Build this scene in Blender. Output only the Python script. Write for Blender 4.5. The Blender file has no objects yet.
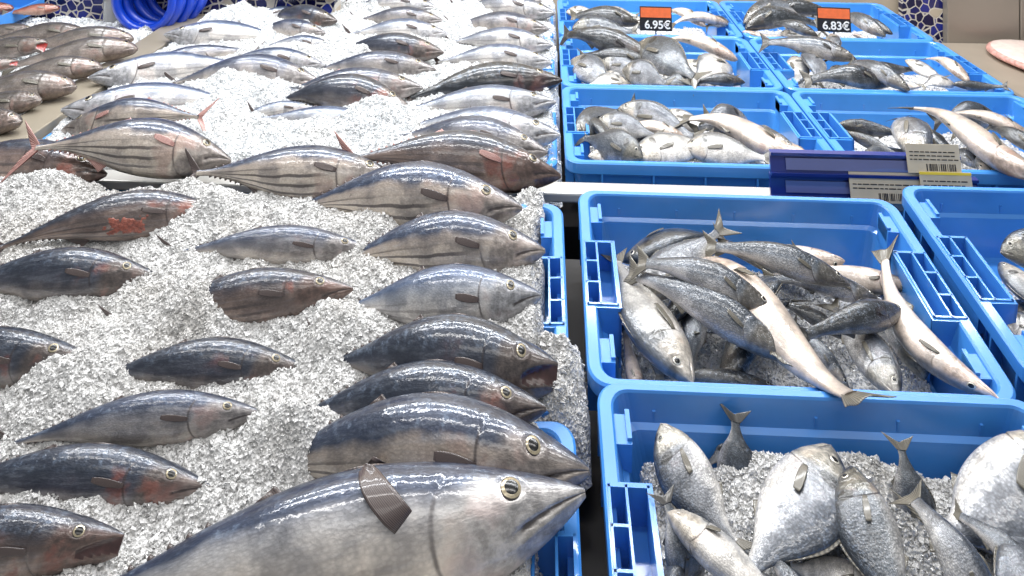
import bpy, math, random
import numpy as np
from mathutils import Vector, Matrix

R = math.radians
rnd = random.Random(7)
C = bpy.context.scene.collection
scn = bpy.context.scene

# ------------------------------------------------------------------ camera
CAMZ = 1.66; YAW = R(2.75); F = 707.0; HOR = -216.0
cam = bpy.data.objects.new('camera', bpy.data.cameras.new('camera'))
C.objects.link(cam); scn.camera = cam
cam.location = (0, 0, CAMZ); cam.rotation_euler = (R(90), 0, YAW)
cam.data.sensor_width = 36; cam.data.lens = F / 1024 * 36
cam.data.shift_y = (HOR - 288) / 1024; cam.data.clip_start = .02

SL = .152
def low(y):  return .868 + SL * (y - 1.385)        # rim plane of the sloping front row
BACK = .845                                        # rim plane of the level back row
def plane(tier, off):
    return (0.868 + off - SL * 1.385, SL) if tier == 'low' else (BACK + off, 0.0)
def P(px, py, tier='low', off=0.0):
    """place in the stall: the point of a tier's plane that a photo pixel shows"""
    a = (px - 512) / F; b = (py - HOR) / F
    dx = a * math.cos(YAW) - math.sin(YAW); dy = math.cos(YAW) + a * math.sin(YAW)
    z0, s = plane(tier, off)
    t = (CAMZ - z0) / (b + s * dy)
    return Vector((dx * t, dy * t, CAMZ - b * t))

# ------------------------------------------------------------------ materials
def nm(name):
    m = bpy.data.materials.new(name); m.use_nodes = True
    nt = m.node_tree; b = nt.nodes['Principled BSDF']
    return m, nt, b
def srgb(r, g, b):
    f = lambda c: (c / 255 / 12.92) if c / 255 <= .04045 else ((c / 255 + .055) / 1.055) ** 2.4
    return (f(r), f(g), f(b), 1)
def node(nt, t, **kw):
    n = nt.nodes.new(t)
    for k, v in kw.items():
        if k.startswith('i_'): n.inputs[k[2:].replace('_', ' ')].default_value = v
        else: setattr(n, k, v)
    return n
def math_n(nt, op, a, b=None, c=None, clamp=False):
    n = nt.nodes.new('ShaderNodeMath'); n.operation = op; n.use_clamp = clamp
    for i, x in enumerate((a, b, c)):
        if x is None: continue
        if isinstance(x, (int, float)): n.inputs[i].default_value = x
        else: nt.links.new(x, n.inputs[i])
    return n.outputs[0]
def mix_c(nt, fac, a, b, mode='MIX'):
    n = nt.nodes.new('ShaderNodeMix'); n.data_type = 'RGBA'; n.blend_type = mode
    for sock, x in ((n.inputs[0], fac), (n.inputs[6], a), (n.inputs[7], b)):
        if isinstance(x, (int, float, tuple)): sock.default_value = x
        else: nt.links.new(x, sock)
    return n.outputs[2]
def ramp(nt, fac, stops, interp='LINEAR'):
    n = nt.nodes.new('ShaderNodeValToRGB'); cr = n.color_ramp; cr.interpolation = interp
    while len(cr.elements) < len(stops): cr.elements.new(.5)
    for e, (p, c) in zip(cr.elements, stops):
        e.position = p; e.color = c if isinstance(c, tuple) else (c, c, c, 1)
    nt.links.new(fac, n.inputs[0]); return n.outputs[0]
def sstep(nt, x, a, b):
    if a > b: return math_n(nt, 'SUBTRACT', 1.0, sstep(nt, x, b, a))
    n = nt.nodes.new('ShaderNodeMapRange'); n.interpolation_type = 'SMOOTHSTEP'
    nt.links.new(x, n.inputs[0]); n.inputs[1].default_value = a; n.inputs[2].default_value = b
    return n.outputs[0]

def simple(name, col, rough=.5, metal=0, coat=0, noise=.0, nscale=20, bump=0, spec=.5, **kw):
    m, nt, b = nm(name)
    b.inputs['Roughness'].default_value = rough; b.inputs['Metallic'].default_value = metal
    b.inputs['Coat Weight'].default_value = coat; b.inputs['Specular IOR Level'].default_value = spec
    b.inputs['Coat Roughness'].default_value = .1
    tc = node(nt, 'ShaderNodeTexCoord')
    n = node(nt, 'ShaderNodeTexNoise', i_Scale=nscale, i_Detail=5.0); nt.links.new(tc.outputs['Object'], n.inputs['Vector'])
    dark = tuple(c * (1 - noise) for c in col[:3]) + (1,)
    lite = tuple(min(1, c * (1 + noise)) for c in col[:3]) + (1,)
    nt.links.new(ramp(nt, n.outputs[0], [(.3, dark), (.7, lite)]), b.inputs['Base Color'])
    if bump:
        bm = node(nt, 'ShaderNodeBump', i_Strength=bump, i_Distance=.002)
        nt.links.new(n.outputs[0], bm.inputs['Height']); nt.links.new(bm.outputs[0], b.inputs['Normal'])
    for k, v in kw.items(): b.inputs[k.replace('_', ' ')].default_value = v
    return m

def fish_mat(name, back, flank, belly, head, t0=.3, t1=.5, stripe=0, scale_amt=.3, scale_size=95,
             speck=0, blood=.35, head_end=.26, tuna=0, metal=.3, rough=.3, glint=.9, ear_spot=0):
    m, nt, b = nm(name); L = nt.links
    uv = node(nt, 'ShaderNodeUVMap'); sp = node(nt, 'ShaderNodeSeparateXYZ'); L.new(uv.outputs[0], sp.inputs[0])
    u, v = sp.outputs[0], sp.outputs[1]
    tc = node(nt, 'ShaderNodeTexCoord'); oi = node(nt, 'ShaderNodeObjectInfo')
    off = node(nt, 'ShaderNodeVectorMath', operation='ADD'); L.new(tc.outputs['Object'], off.inputs[0])
    sc = node(nt, 'ShaderNodeVectorMath', operation='SCALE'); sc.inputs[0].default_value = (31, 17, 47)
    L.new(oi.outputs['Random'], sc.inputs['Scale']); L.new(sc.outputs[0], off.inputs[1])
    pos = off.outputs[0]
    n1 = node(nt, 'ShaderNodeTexNoise', i_Scale=9.0, i_Detail=5.0); L.new(pos, n1.inputs['Vector'])
    n2 = node(nt, 'ShaderNodeTexNoise', i_Scale=42.0, i_Detail=6.0, i_Roughness=.65); L.new(pos, n2.inputs['Vector'])
    # streaky noise along the body
    stx = node(nt, 'ShaderNodeMapping'); stx.inputs['Scale'].default_value = (5, 40, 40); L.new(pos, stx.inputs[0])
    n3 = node(nt, 'ShaderNodeTexNoise', i_Scale=1.6, i_Detail=5.0, i_Roughness=.6); L.new(stx.outputs[0], n3.inputs['Vector'])
    vn = math_n(nt, 'ADD', v, math_n(nt, 'MULTIPLY', math_n(nt, 'SUBTRACT', n1.outputs[0], .5), .22))
    col = ramp(nt, vn, [(t0, back), (t1, flank), (min(.97, t1 + .25), belly)])
    col = mix_c(nt, math_n(nt, 'MULTIPLY', sstep(nt, n3.outputs[0], .45, .7), .25), col,
                mix_c(nt, .45, col, (.5, .55, .63, 1)))
    shim = math_n(nt, 'MULTIPLY', sstep(nt, n2.outputs[0], .5, .68), sstep(nt, v, t0 + .1, t0 - .08))
    col = mix_c(nt, math_n(nt, 'MULTIPLY', shim, .5), col, (.17, .22, .30, 1))
    col = mix_c(nt, math_n(nt, 'MULTIPLY', sstep(nt, n1.outputs[0], .55, .42), .35), col, tuple(c * .55 for c in back[:3]) + (1,))
    if stripe:
        w = math_n(nt, 'ADD', math_n(nt, 'MULTIPLY', v, 1.0), math_n(nt, 'MULTIPLY', u, -.16))
        w = math_n(nt, 'ADD', w, math_n(nt, 'MULTIPLY', math_n(nt, 'SUBTRACT', n1.outputs[0], .5), .06))
        s = math_n(nt, 'SINE', math_n(nt, 'MULTIPLY', w, 62.0))
        s = sstep(nt, s, .25, .8)
        s = math_n(nt, 'MULTIPLY', s, math_n(nt, 'MULTIPLY', sstep(nt, v, .5, .58), sstep(nt, v, .93, .84)))
        s = math_n(nt, 'MULTIPLY', s, math_n(nt, 'MULTIPLY', sstep(nt, u, .3, .42), sstep(nt, u, .98, .88)))
        col = mix_c(nt, math_n(nt, 'MULTIPLY', s, stripe), col, (.055, .045, .045, 1))
    # head
    hm = sstep(nt, math_n(nt, 'ADD', u, math_n(nt, 'MULTIPLY', math_n(nt, 'SUBTRACT', v, .5), -.10)), head_end, head_end - .05)
    hm = math_n(nt, 'MULTIPLY', hm, sstep(nt, v, .12, .34))
    hcol = mix_c(nt, sstep(nt, n2.outputs[0], .35, .7), tuple(c * .45 for c in head[:3]) + (1,), head)
    hcol = mix_c(nt, sstep(nt, n1.outputs[0], .5, .75), hcol, tuple(min(1, c * 1.5) for c in head[:3]) + (1,))
    col = mix_c(nt, math_n(nt, 'MULTIPLY', hm, .85), col, hcol)
    # blood-tinged patches around the gills and belly
    bl = math_n(nt, 'MULTIPLY', sstep(nt, n1.outputs[0], .52, .66), math_n(nt, 'MULTIPLY', sstep(nt, u, .06, .2), sstep(nt, u, .5, .3)))
    bl = math_n(nt, 'MULTIPLY', bl, sstep(nt, v, .3, .45))
    col = mix_c(nt, math_n(nt, 'MULTIPLY', bl, blood), col, (.23, .07, .05, 1))
    # gill-cover edge and cheek line: crease shadow painted into the skin colour
    edge = math_n(nt, 'ADD', .216, math_n(nt, 'MULTIPLY', math_n(nt, 'SINE', math_n(nt, 'MULTIPLY', v, 3.14)), .072))
    g = math_n(nt, 'ABSOLUTE', math_n(nt, 'SUBTRACT', u, edge))
    gl = math_n(nt, 'MULTIPLY', sstep(nt, g, .008, .001), math_n(nt, 'MULTIPLY', sstep(nt, v, .2, .3), sstep(nt, v, .98, .9)))
    col = mix_c(nt, math_n(nt, 'MULTIPLY', gl, math_n(nt, 'MULTIPLY', sstep(nt, n1.outputs[0], .3, .55), .75)), col, (.04, .03, .03, 1))
    if ear_spot:
        d1 = math_n(nt, 'DIVIDE', math_n(nt, 'SUBTRACT', u, .262), .04); d2 = math_n(nt, 'DIVIDE', math_n(nt, 'SUBTRACT', v, .34), .11)
        d = math_n(nt, 'ADD', math_n(nt, 'MULTIPLY', d1, d1), math_n(nt, 'MULTIPLY', d2, d2))
        col = mix_c(nt, math_n(nt, 'MULTIPLY', sstep(nt, d, 1.2, .5), ear_spot), col, (.006, .006, .006, 1))
        # bars across the forehead
        q = math_n(nt, 'MULTIPLY', sstep(nt, math_n(nt, 'ABSOLUTE', math_n(nt, 'SUBTRACT', u, .075)), .03, .012), sstep(nt, v, .36, .22))
        col = mix_c(nt, math_n(nt, 'MULTIPLY', q, ear_spot * .9), col, (.012, .012, .012, 1))
    # mouth line
    ml = math_n(nt, 'ABSOLUTE', math_n(nt, 'SUBTRACT', v, math_n(nt, 'ADD', .50 if tuna else .52, math_n(nt, 'MULTIPLY', u, 1.0 if tuna else 1.35))))
    ml = math_n(nt, 'MULTIPLY', sstep(nt, ml, .03, .01), sstep(nt, u, .138 if tuna else .1, .12 if tuna else .085))
    col = mix_c(nt, math_n(nt, 'MULTIPLY', ml, .85), col, (.03, .02, .02, 1))
    # scales
    mp = node(nt, 'ShaderNodeMapping'); mp.inputs['Scale'].default_value = (1, .55, 1); L.new(uv.outputs[0], mp.inputs[0])
    vo = node(nt, 'ShaderNodeTexVoronoi', i_Scale=float(scale_size)); L.new(mp.outputs[0], vo.inputs['Vector'])
    sm = math_n(nt, 'MULTIPLY', sstep(nt, u, .24, .3), scale_amt)
    sv = mix_c(nt, sstep(nt, vo.outputs['Distance'], .1, .75), (1.25, 1.25, 1.27, 1), (.6, .6, .62, 1))
    col = mix_c(nt, sm, col, mix_c(nt, 1.0, col, sv, 'MULTIPLY'))
    if speck:
        vs = node(nt, 'ShaderNodeTexVoronoi', i_Scale=120.0); L.new(pos, vs.inputs['Vector'])
        s2 = math_n(nt, 'MULTIPLY', sstep(nt, vs.outputs['Distance'], .42, .2), sstep(nt, n2.outputs[0], .45, .6))
        col = mix_c(nt, math_n(nt, 'MULTIPLY', math_n(nt, 'MULTIPLY', s2, sstep(nt, v, .75, .5)), speck), col, (.75, .8, .85, 1))
    # individual brightness
    br = node(nt, 'ShaderNodeMapRange'); L.new(oi.outputs['Random'], br.inputs[0]); br.inputs[3].default_value = .82; br.inputs[4].default_value = 1.15
    mot = math_n(nt, 'MULTIPLY', br.outputs[0], math_n(nt, 'ADD', .72, math_n(nt, 'MULTIPLY', n2.outputs[0], .56)))
    hsv = node(nt, 'ShaderNodeHueSaturation'); L.new(col, hsv.inputs['Color']); L.new(mot, hsv.inputs['Value'])
    L.new(hsv.outputs[0], b.inputs['Base Color'])
    b.inputs['Metallic'].default_value = metal
    L.new(math_n(nt, 'ADD', rough - .1, math_n(nt, 'MULTIPLY', n2.outputs[0], .25)), b.inputs['Roughness'])
    b.inputs['Coat Weight'].default_value = glint; b.inputs['Coat Roughness'].default_value = .07
    b1 = node(nt, 'ShaderNodeBump', i_Strength=.35 * scale_amt + .05, i_Distance=.0015, invert=True); L.new(vo.outputs['Distance'], b1.inputs['Height'])
    b2 = node(nt, 'ShaderNodeBump', i_Strength=.22, i_Distance=.004); L.new(n2.outputs[0], b2.inputs['Height']); L.new(b1.outputs[0], b2.inputs['Normal'])
    b3 = node(nt, 'ShaderNodeBump', i_Strength=.08, i_Distance=.004); L.new(n3.outputs[0], b3.inputs['Height']); L.new(b2.outputs[0], b3.inputs['Normal'])
    L.new(b3.outputs[0], b.inputs['Normal'])
    n4 = node(nt, 'ShaderNodeTexNoise', i_Scale=34.0, i_Detail=4.0); L.new(pos, n4.inputs['Vector'])
    b4 = node(nt, 'ShaderNodeBump', i_Strength=.3, i_Distance=.003); L.new(n4.outputs[0], b4.inputs['Height'])
    L.new(b4.outputs[0], b.inputs['Coat Normal'])
    return m

M = {}
s = srgb
M['t_blue'] = fish_mat('tuna_skin_blue', s(46, 56, 78), s(128, 126, 130), s(190, 180, 170), s(140, 134, 132), .33, .48, stripe=.0, tuna=1)
M['t_stripe'] = fish_mat('tuna_skin_striped', s(44, 54, 76), s(158, 146, 136), s(198, 186, 172), s(146, 136, 130), .36, .44, stripe=.85, blood=.35, tuna=1)
M['t_dark'] = fish_mat('tuna_skin_dark', s(34, 42, 58), s(66, 68, 80), s(150, 140, 132), s(100, 88, 82), .38, .58, blood=.7, tuna=1)
M['t_brown'] = fish_mat('tuna_skin_brown', s(42, 46, 60), s(104, 88, 82), s(158, 138, 126), s(104, 82, 74), .34, .48, stripe=.6, blood=.85, tuna=1)
M['t_silver'] = fish_mat('tuna_skin_silver', s(62, 78, 106), s(150, 154, 162), s(206, 200, 194), s(158, 158, 162), .26, .4, stripe=.35, blood=.25, tuna=1)
M['t_giant'] = fish_mat('tuna_skin_giant', s(40, 50, 72), s(158, 156, 156), s(212, 200, 186), s(176, 172, 170), .24, .38, stripe=.35, blood=.3, tuna=1)
M['t_black'] = fish_mat('tuna_skin_black', s(26, 30, 36), s(44, 48, 56), s(88, 86, 88), s(54, 46, 46), .5, .8, blood=.3, tuna=1)
M['b_grey'] = fish_mat('bream_skin', s(58, 64, 74), s(134, 136, 140), s(204, 200, 194), s(150, 144, 132), .28, .54, scale_amt=.75, scale_size=62, ear_spot=.9, blood=.12, metal=.25)
M['b_dark'] = fish_mat('bream_skin_dark', s(52, 58, 66), s(98, 104, 110), s(190, 186, 180), s(112, 108, 96), .32, .64, scale_amt=.8, scale_size=62, ear_spot=1, blood=.15, metal=.3)
M['b_white'] = fish_mat('bream_skin_pale', s(90, 94, 100), s(186, 184, 180), s(216, 210, 202), s(184, 174, 160), .16, .36, scale_amt=.5, scale_size=62, ear_spot=.8, blood=.2, metal=.12)
M['s_grey'] = fish_mat('bass_skin', s(44, 50, 58), s(108, 114, 122), s(196, 190, 184), s(112, 106, 98), .34, .54, scale_amt=.8, scale_size=85, speck=.3, blood=.1, metal=.3)
M['s_dark'] = fish_mat('bass_skin_dark', s(24, 27, 30), s(54, 58, 62), s(150, 148, 144), s(66, 62, 56), .42, .66, scale_amt=.8, scale_size=85, speck=.25, blood=.1)
M['s_white'] = fish_mat('bass_skin_pale', s(92, 94, 98), s(192, 176, 162), s(214, 198, 184), s(180, 160, 146), .14, .3, scale_amt=.25, scale_size=85, blood=.45, metal=.1)
M['g_grey'] = fish_mat('market_fish_skin', s(72, 66, 62), s(122, 112, 104), s(166, 152, 142), s(118, 102, 94), .27, .54, scale_amt=.5, scale_size=75, blood=.35, metal=.25)
M['g_red'] = fish_mat('red_fish_skin', s(120, 56, 40), s(160, 92, 70), s(190, 150, 130), s(130, 70, 52), .25, .5, scale_amt=.4, blood=.4)

def fin_mat(name, a, b_):
    m, nt, b = nm(name)
    uv = node(nt, 'ShaderNodeUVMap'); wv = node(nt, 'ShaderNodeTexWave', i_Scale=5.0, i_Distortion=3.0, i_Detail=3.0); wv.bands_direction = 'X'
    nt.links.new(uv.outputs[0], wv.inputs['Vector'])
    nt.links.new(ramp(nt, wv.outputs[1], [(.1, a), (.9, b_)]), b.inputs['Base Color'])
    b.inputs['Roughness'].default_value = .35; b.inputs['Coat Weight'].default_value = .4; b.inputs['Coat Roughness'].default_value = .1
    bu = node(nt, 'ShaderNodeBump', i_Strength=.12, i_Distance=.001); nt.links.new(wv.outputs[1], bu.inputs['Height']); nt.links.new(bu.outputs[0], b.inputs['Normal'])
    return m
M['fin_tuna'] = fin_mat('fin_tuna', s(48, 42, 44), s(92, 78, 74))
M['fin_bream'] = fin_mat('fin_bream', s(58, 56, 50), s(122, 116, 104))
M['fin_dark'] = fin_mat('fin_dark', s(26, 26, 28), s(66, 64, 62))
M['fin_pink'] = fin_mat('fin_pink', s(120, 72, 66), s(186, 150, 142))
M['pupil'] = simple('pupil', s(8, 8, 10), .2, coat=.15)
M['iris'] = simple('iris', s(166, 154, 128), .25, metal=.4, coat=1, noise=.25, nscale=300)
M['iris_pale'] = simple('iris_pale', s(196, 192, 180), .25, metal=.4, coat=1, noise=.2, nscale=300)
M['socket'] = simple('eye_rim', s(52, 46, 44), .3, coat=.6)
M['crate'] = simple('blue_plastic', s(62, 132, 208), .32, coat=.45, noise=.07, nscale=14, spec=.5, bump=.03)
M['crate2'] = simple('blue_plastic_back', s(66, 140, 216), .32, coat=.45, noise=.07, nscale=11, spec=.5, bump=.03)
M['steel'] = simple('brushed_steel', s(176, 170, 160), .34, metal=.75, noise=.1, nscale=6)
M['counter'] = simple('counter_laminate', s(150, 138, 124), .45, noise=.08, nscale=8)
M['strip'] = simple('divider_steel', s(150, 141, 126), .4, metal=.3, noise=.08, nscale=9)
M['ledge'] = simple('ledge_white', s(188, 186, 182), .35, metal=.3, noise=.08, nscale=9)
M['dark'] = simple('dark_stand', s(28, 23, 20), .6, noise=.2)
M['rail'] = simple('rail_plastic', s(30, 46, 120), .22, coat=.6, noise=.08)
M['rail_in'] = simple('rail_clear_front', s(96, 104, 150), .15, coat=1, noise=.12, nscale=5)
M['paper'] = simple('paper_label', s(196, 184, 160), .6, noise=.08, nscale=30)
M['ink'] = simple('ink', s(40, 36, 36), .6)
M['yellow'] = simple('yellow_print', s(222, 196, 60), .5)
M['orange'] = simple('tag_orange', s(232, 112, 62), .5, noise=.1, nscale=60)
M['black'] = simple('tag_black', s(38, 36, 36), .4, noise=.15)
M['white'] = simple('white_print', s(240, 238, 232), .5)
M['hose'] = simple('hose_blue', s(14, 66, 196), .3, coat=.5, noise=.08)
M['clear'] = simple('clear_plastic', s(206, 206, 204), .12, coat=1, Transmission_Weight=.6)
M['cabinet'] = simple('cabinet_steel', s(150, 142, 132), .4, metal=.35, noise=.06, nscale=3)
M['plaster'] = simple('beige_plaster', s(186, 172, 152), .7, noise=.06, nscale=12)
M['flesh'] = simple('fillet_flesh', s(228, 208, 198), .35, coat=.6, noise=.1, nscale=40, bump=.5)
M['flesh_cut'] = simple('fillet_edge', s(212, 158, 148), .4, coat=.5, noise=.35, nscale=60, bump=.6)
M['floor'] = simple('floor_tile', s(60, 54, 50), .5, noise=.2, nscale=5)
M['wound'] = simple('torn_flesh', s(140, 78, 64), .3, coat=.8, noise=.5, nscale=70, bump=1)
M['mouth_inside'] = simple('mouth_inside', s(58, 34, 32), .3, coat=.6, noise=.4, nscale=50)
M['mouthred'] = simple('open_mouth_red', s(150, 36, 30), .3, coat=.6, noise=.3, nscale=50)

def ice_mat(name, trans, base, rough):
    m, nt, b = nm(name); L = nt.links
    tc = node(nt, 'ShaderNodeTexCoord')
    n = node(nt, 'ShaderNodeTexNoise', i_Scale=120.0, i_Detail=6.0, i_Roughness=.7); L.new(tc.outputs['Object'], n.inputs['Vector'])
    v = node(nt, 'ShaderNodeTexVoronoi', i_Scale=240.0); L.new(tc.outputs['Object'], v.inputs['Vector'])
    n2 = node(nt, 'ShaderNodeTexNoise', i_Scale=7.0, i_Detail=4.0); L.new(tc.outputs['Object'], n2.inputs['Vector'])
    c = mix_c(nt, sstep(nt, n.outputs[0], .3, .7), tuple(x * .86 for x in base[:3]) + (1,), base)
    c = mix_c(nt, math_n(nt, 'MULTIPLY', sstep(nt, n2.outputs[0], .45, .75), .25), c, s(196, 186, 172))
    L.new(c, b.inputs['Base Color'])
    b.inputs['Roughness'].default_value = rough; b.inputs['IOR'].default_value = 1.31
    b.inputs['Transmission Weight'].default_value = trans
    b.inputs['Coat Weight'].default_value = .3; b.inputs['Coat Roughness'].default_value = .05
    bu = node(nt, 'ShaderNodeBump', i_Strength=.8, i_Distance=.004); L.new(v.outputs['Distance'], bu.inputs['Height'])
    L.new(bu.outputs[0], b.inputs['Normal'])
    return m
M['ice'] = ice_mat('ice_mass', 0, s(236, 238, 240), .3)
M['ice_wet_dim'] = ice_mat('wet_dim_ice_mass', 0, s(220, 219, 218), .25)  # melting ice, base greyed to carry the dimmer light at the front
M['chip_wet_dim'] = ice_mat('wet_dim_ice_chips', .3, s(238, 237, 236), .12)  # chips for the same ice, slightly greyed for the dimmer front light
M['chip'] = ice_mat('ice_chips', .25, s(244, 246, 248), .12)

def mosaic():
    m, nt, b = nm('mosaic'); L = nt.links
    tc = node(nt, 'ShaderNodeTexCoord')
    mp = node(nt, 'ShaderNodeMapping'); mp.inputs['Scale'].default_value = (1, .01, 1); L.new(tc.outputs['Object'], mp.inputs[0])
    v = node(nt, 'ShaderNodeTexVoronoi', i_Scale=33.0); L.new(mp.outputs[0], v.inputs['Vector'])
    e = node(nt, 'ShaderNodeTexVoronoi', feature='DISTANCE_TO_EDGE', i_Scale=33.0); L.new(mp.outputs[0], e.inputs['Vector'])
    sp = node(nt, 'ShaderNodeSeparateColor'); L.new(v.outputs['Color'], sp.inputs[0])
    c = ramp(nt, sp.outputs[0], [(0, s(14, 22, 92)), (.35, s(24, 38, 128)), (.6, s(10, 14, 62)), (.93, s(184, 172, 154))], 'CONSTANT')
    c = mix_c(nt, sstep(nt, e.outputs['Distance'], .075, .05), c, s(196, 190, 182))
    L.new(c, b.inputs['Base Color']); b.inputs['Roughness'].default_value = .2
    bu = node(nt, 'ShaderNodeBump', i_Strength=.5, i_Distance=.003); L.new(sstep(nt, e.outputs['Distance'], .04, .08), bu.inputs['Height']); L.new(bu.outputs[0], b.inputs['Normal'])
    return m
M['mosaic'] = mosaic()

# ------------------------------------------------------------------ mesh helpers
class MB:
    def __init__(self): self.v = []; self.f = []; self.m = []; self.uv = {}
    def add(self, vs, fs, mi=0):
        o = len(self.v); self.v += [tuple(p) for p in vs]; self.f += [tuple(i + o for i in f) for f in fs]; self.m += [mi] * len(fs)
        return self
    def box(self, x0, x1, y0, y1, z0, z1, mi=0, mat=None):
        vs = [Vector((x, y, z)) for x in (x0, x1) for y in (y0, y1) for z in (z0, z1)]
        if mat: vs = [mat @ p for p in vs]
        return self.add(vs, [(0, 1, 3, 2), (4, 6, 7, 5), (0, 4, 5, 1), (2, 3, 7, 6), (0, 2, 6, 4), (1, 5, 7, 3)], mi)
    def tube(self, pts, r, n=10, mi=0, closed=False):
        pts = [Vector(p) for p in pts]; k = len(pts); rings = []
        for i, p in enumerate(pts):
            t = (pts[(i + 1) % k] - pts[i - 1]) if closed or 0 < i < k - 1 else (pts[min(i + 1, k - 1)] - pts[max(i - 1, 0)])
            t.normalize(); a = t.orthogonal().normalized() if abs(t.y) > .9 else t.cross(Vector((0, 1, 0))).normalized(); b = t.cross(a)
            rr = r[i] if isinstance(r, (list, tuple)) else r
            rings.append([p + rr * (math.cos(2 * math.pi * j / n) * a + math.sin(2 * math.pi * j / n) * b) for j in range(n)])
        vs = [q for ring in rings for q in ring]; fs = []
        for i in range(k if closed else k - 1):
            i2 = (i + 1) % k
            for j in range(n): fs.append((i * n + j, i * n + (j + 1) % n, i2 * n + (j + 1) % n, i2 * n + j))
        if not closed: fs += [tuple(range(n)), tuple((k - 1) * n + j for j in reversed(range(n)))]
        return self.add(vs, fs, mi)
    def mesh(self, name, mats, smooth=False):
        me = bpy.data.meshes.new(name); me.from_pydata(self.v, [], self.f); me.update()
        for q in mats: me.materials.append(q)
        me.polygons.foreach_set('material_index', self.m)
        if smooth: me.polygons.foreach_set('use_smooth', [True] * len(me.polygons))
        return me
    def obj(self, name, mats, parent=None, smooth=False, bevel=0):
        o = bpy.data.objects.new(name, self.mesh(name, mats, smooth)); C.objects.link(o); o.parent = parent
        if bevel:
            b = o.modifiers.new('bevel', 'BEVEL'); b.width = bevel; b.segments = 2; b.limit_method = 'ANGLE'
        return o
def tag(o, label=None, cat=None, group=None, kind=None):
    for k, v in (('label', label), ('category', cat), ('group', group), ('kind', kind)):
        if v: o[k] = v
    return o
def empty(name, loc=(0, 0, 0), rot=(0, 0, 0)):
    o = bpy.data.objects.new(name, None); C.objects.link(o); o.location = loc; o.rotation_euler = rot; o.empty_display_size = .05
    return o
def grid_mesh(name, G, mats, uvs=None, close_u=False, mi=None):
    """G: (n, m, 3) array; rings closed along the second axis when close_u"""
    n, m = G.shape[:2]; mm = m if close_u else m - 1
    i, j = np.meshgrid(np.arange(n - 1), np.arange(mm), indexing='ij'); j2 = (j + 1) % m
    F_ = np.stack([i * m + j, i * m + j2, (i + 1) * m + j2, (i + 1) * m + j], -1).reshape(-1, 4)
    return raw_mesh(name, G.reshape(-1, 3), F_, mats, uvs.reshape(-1, 2) if uvs is not None else None, mi)
def raw_mesh(name, V, Q, mats, uv=None, mi=None, smooth=True):
    me = bpy.data.meshes.new(name); k = Q.shape[1]
    me.vertices.add(len(V)); me.vertices.foreach_set('co', np.asarray(V, np.float32).ravel())
    me.loops.add(Q.size); me.loops.foreach_set('vertex_index', Q.ravel().astype(np.int32))
    me.polygons.add(len(Q)); me.polygons.foreach_set('loop_start', np.arange(0, Q.size, k, dtype=np.int32))
    me.polygons.foreach_set('loop_total', np.full(len(Q), k, np.int32))
    if uv is not None:
        l = me.uv_layers.new(name='uv'); l.data.foreach_set('uv', uv[Q.ravel()].astype(np.float32).ravel())
    for q in mats: me.materials.append(q)
    if mi is not None: me.polygons.foreach_set('material_index', mi.astype(np.int32))
    sm = smooth if isinstance(smooth, np.ndarray) else np.full(len(Q), bool(smooth))
    me.polygons.foreach_set('use_smooth', sm)
    me.update(calc_edges=True); me.validate(); return me

# ------------------------------------------------------------------ fish
US = np.array([0, .03, .08, .15, .25, .4, .55, .7, .85, .95, 1.0])
PROF = {
 'tuna':  dict(t=[.006, .019, .037, .057, .082, .102, .096, .068, .030, .013, .012],
               b=[.008, .029, .057, .086, .112, .124, .110, .070, .028, .012, .012],
               w=[.003, .018, .036, .055, .074, .084, .076, .052, .022, .012, .012], eye=(.138, .29, .0185)),
 'bream': dict(t=[.004, .045, .088, .130, .165, .185, .168, .120, .056, .034, .034],
               b=[.005, .032, .058, .092, .125, .148, .142, .108, .052, .032, .034],
               w=[.004, .024, .043, .064, .082, .088, .076, .054, .025, .013, .010], eye=(.105, .34, .022)),
 'bass':  dict(t=[.004, .022, .040, .058, .074, .086, .080, .060, .038, .030, .029],
               b=[.004, .020, .036, .056, .076, .090, .082, .058, .035, .029, .029],
               w=[.003, .022, .038, .051, .061, .065, .058, .042, .022, .012, .010], eye=(.088, .3, .017)),
 'market':dict(t=[.012, .042, .066, .090, .112, .125, .112, .080, .045, .032, .032],
               b=[.014, .042, .062, .085, .105, .120, .105, .075, .042, .031, .032],
               w=[.010, .036, .052, .066, .078, .082, .070, .048, .024, .013, .011], eye=(.10, .3, .02)),
}
BODY = .89
def hermite(xs, ys, x):
    xs = np.asarray(xs, float); ys = np.asarray(ys, float)
    d = np.gradient(ys, xs); i = np.clip(np.searchsorted(xs, x) - 1, 0, len(xs) - 2)
    h = xs[i + 1] - xs[i]; t = (x - xs[i]) / h
    return ((2*t**3-3*t**2+1)*ys[i] + (t**3-2*t**2+t)*h*d[i] + (-2*t**3+3*t**2)*ys[i+1] + (t**3-t**2)*h*d[i+1])
def sig(x): return 1 / (1 + np.exp(-np.clip(x, -40, 40)))

class Deform:
    def __init__(self, bend=0, droop=0, s=0): self.b, self.d, self.s = bend, droop, s
    def __call__(self, p):
        p = np.array(p, float); x = p[..., 0]
        q = np.minimum(x, .18) - .18
        p[..., 1] += self.b * (q ** 2 - .4624 * (.5 - x)) + self.s * np.sin(x * 6.28) * .05
        p[..., 2] -= self.d * (x ** 2 - .20)
        return p

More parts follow.
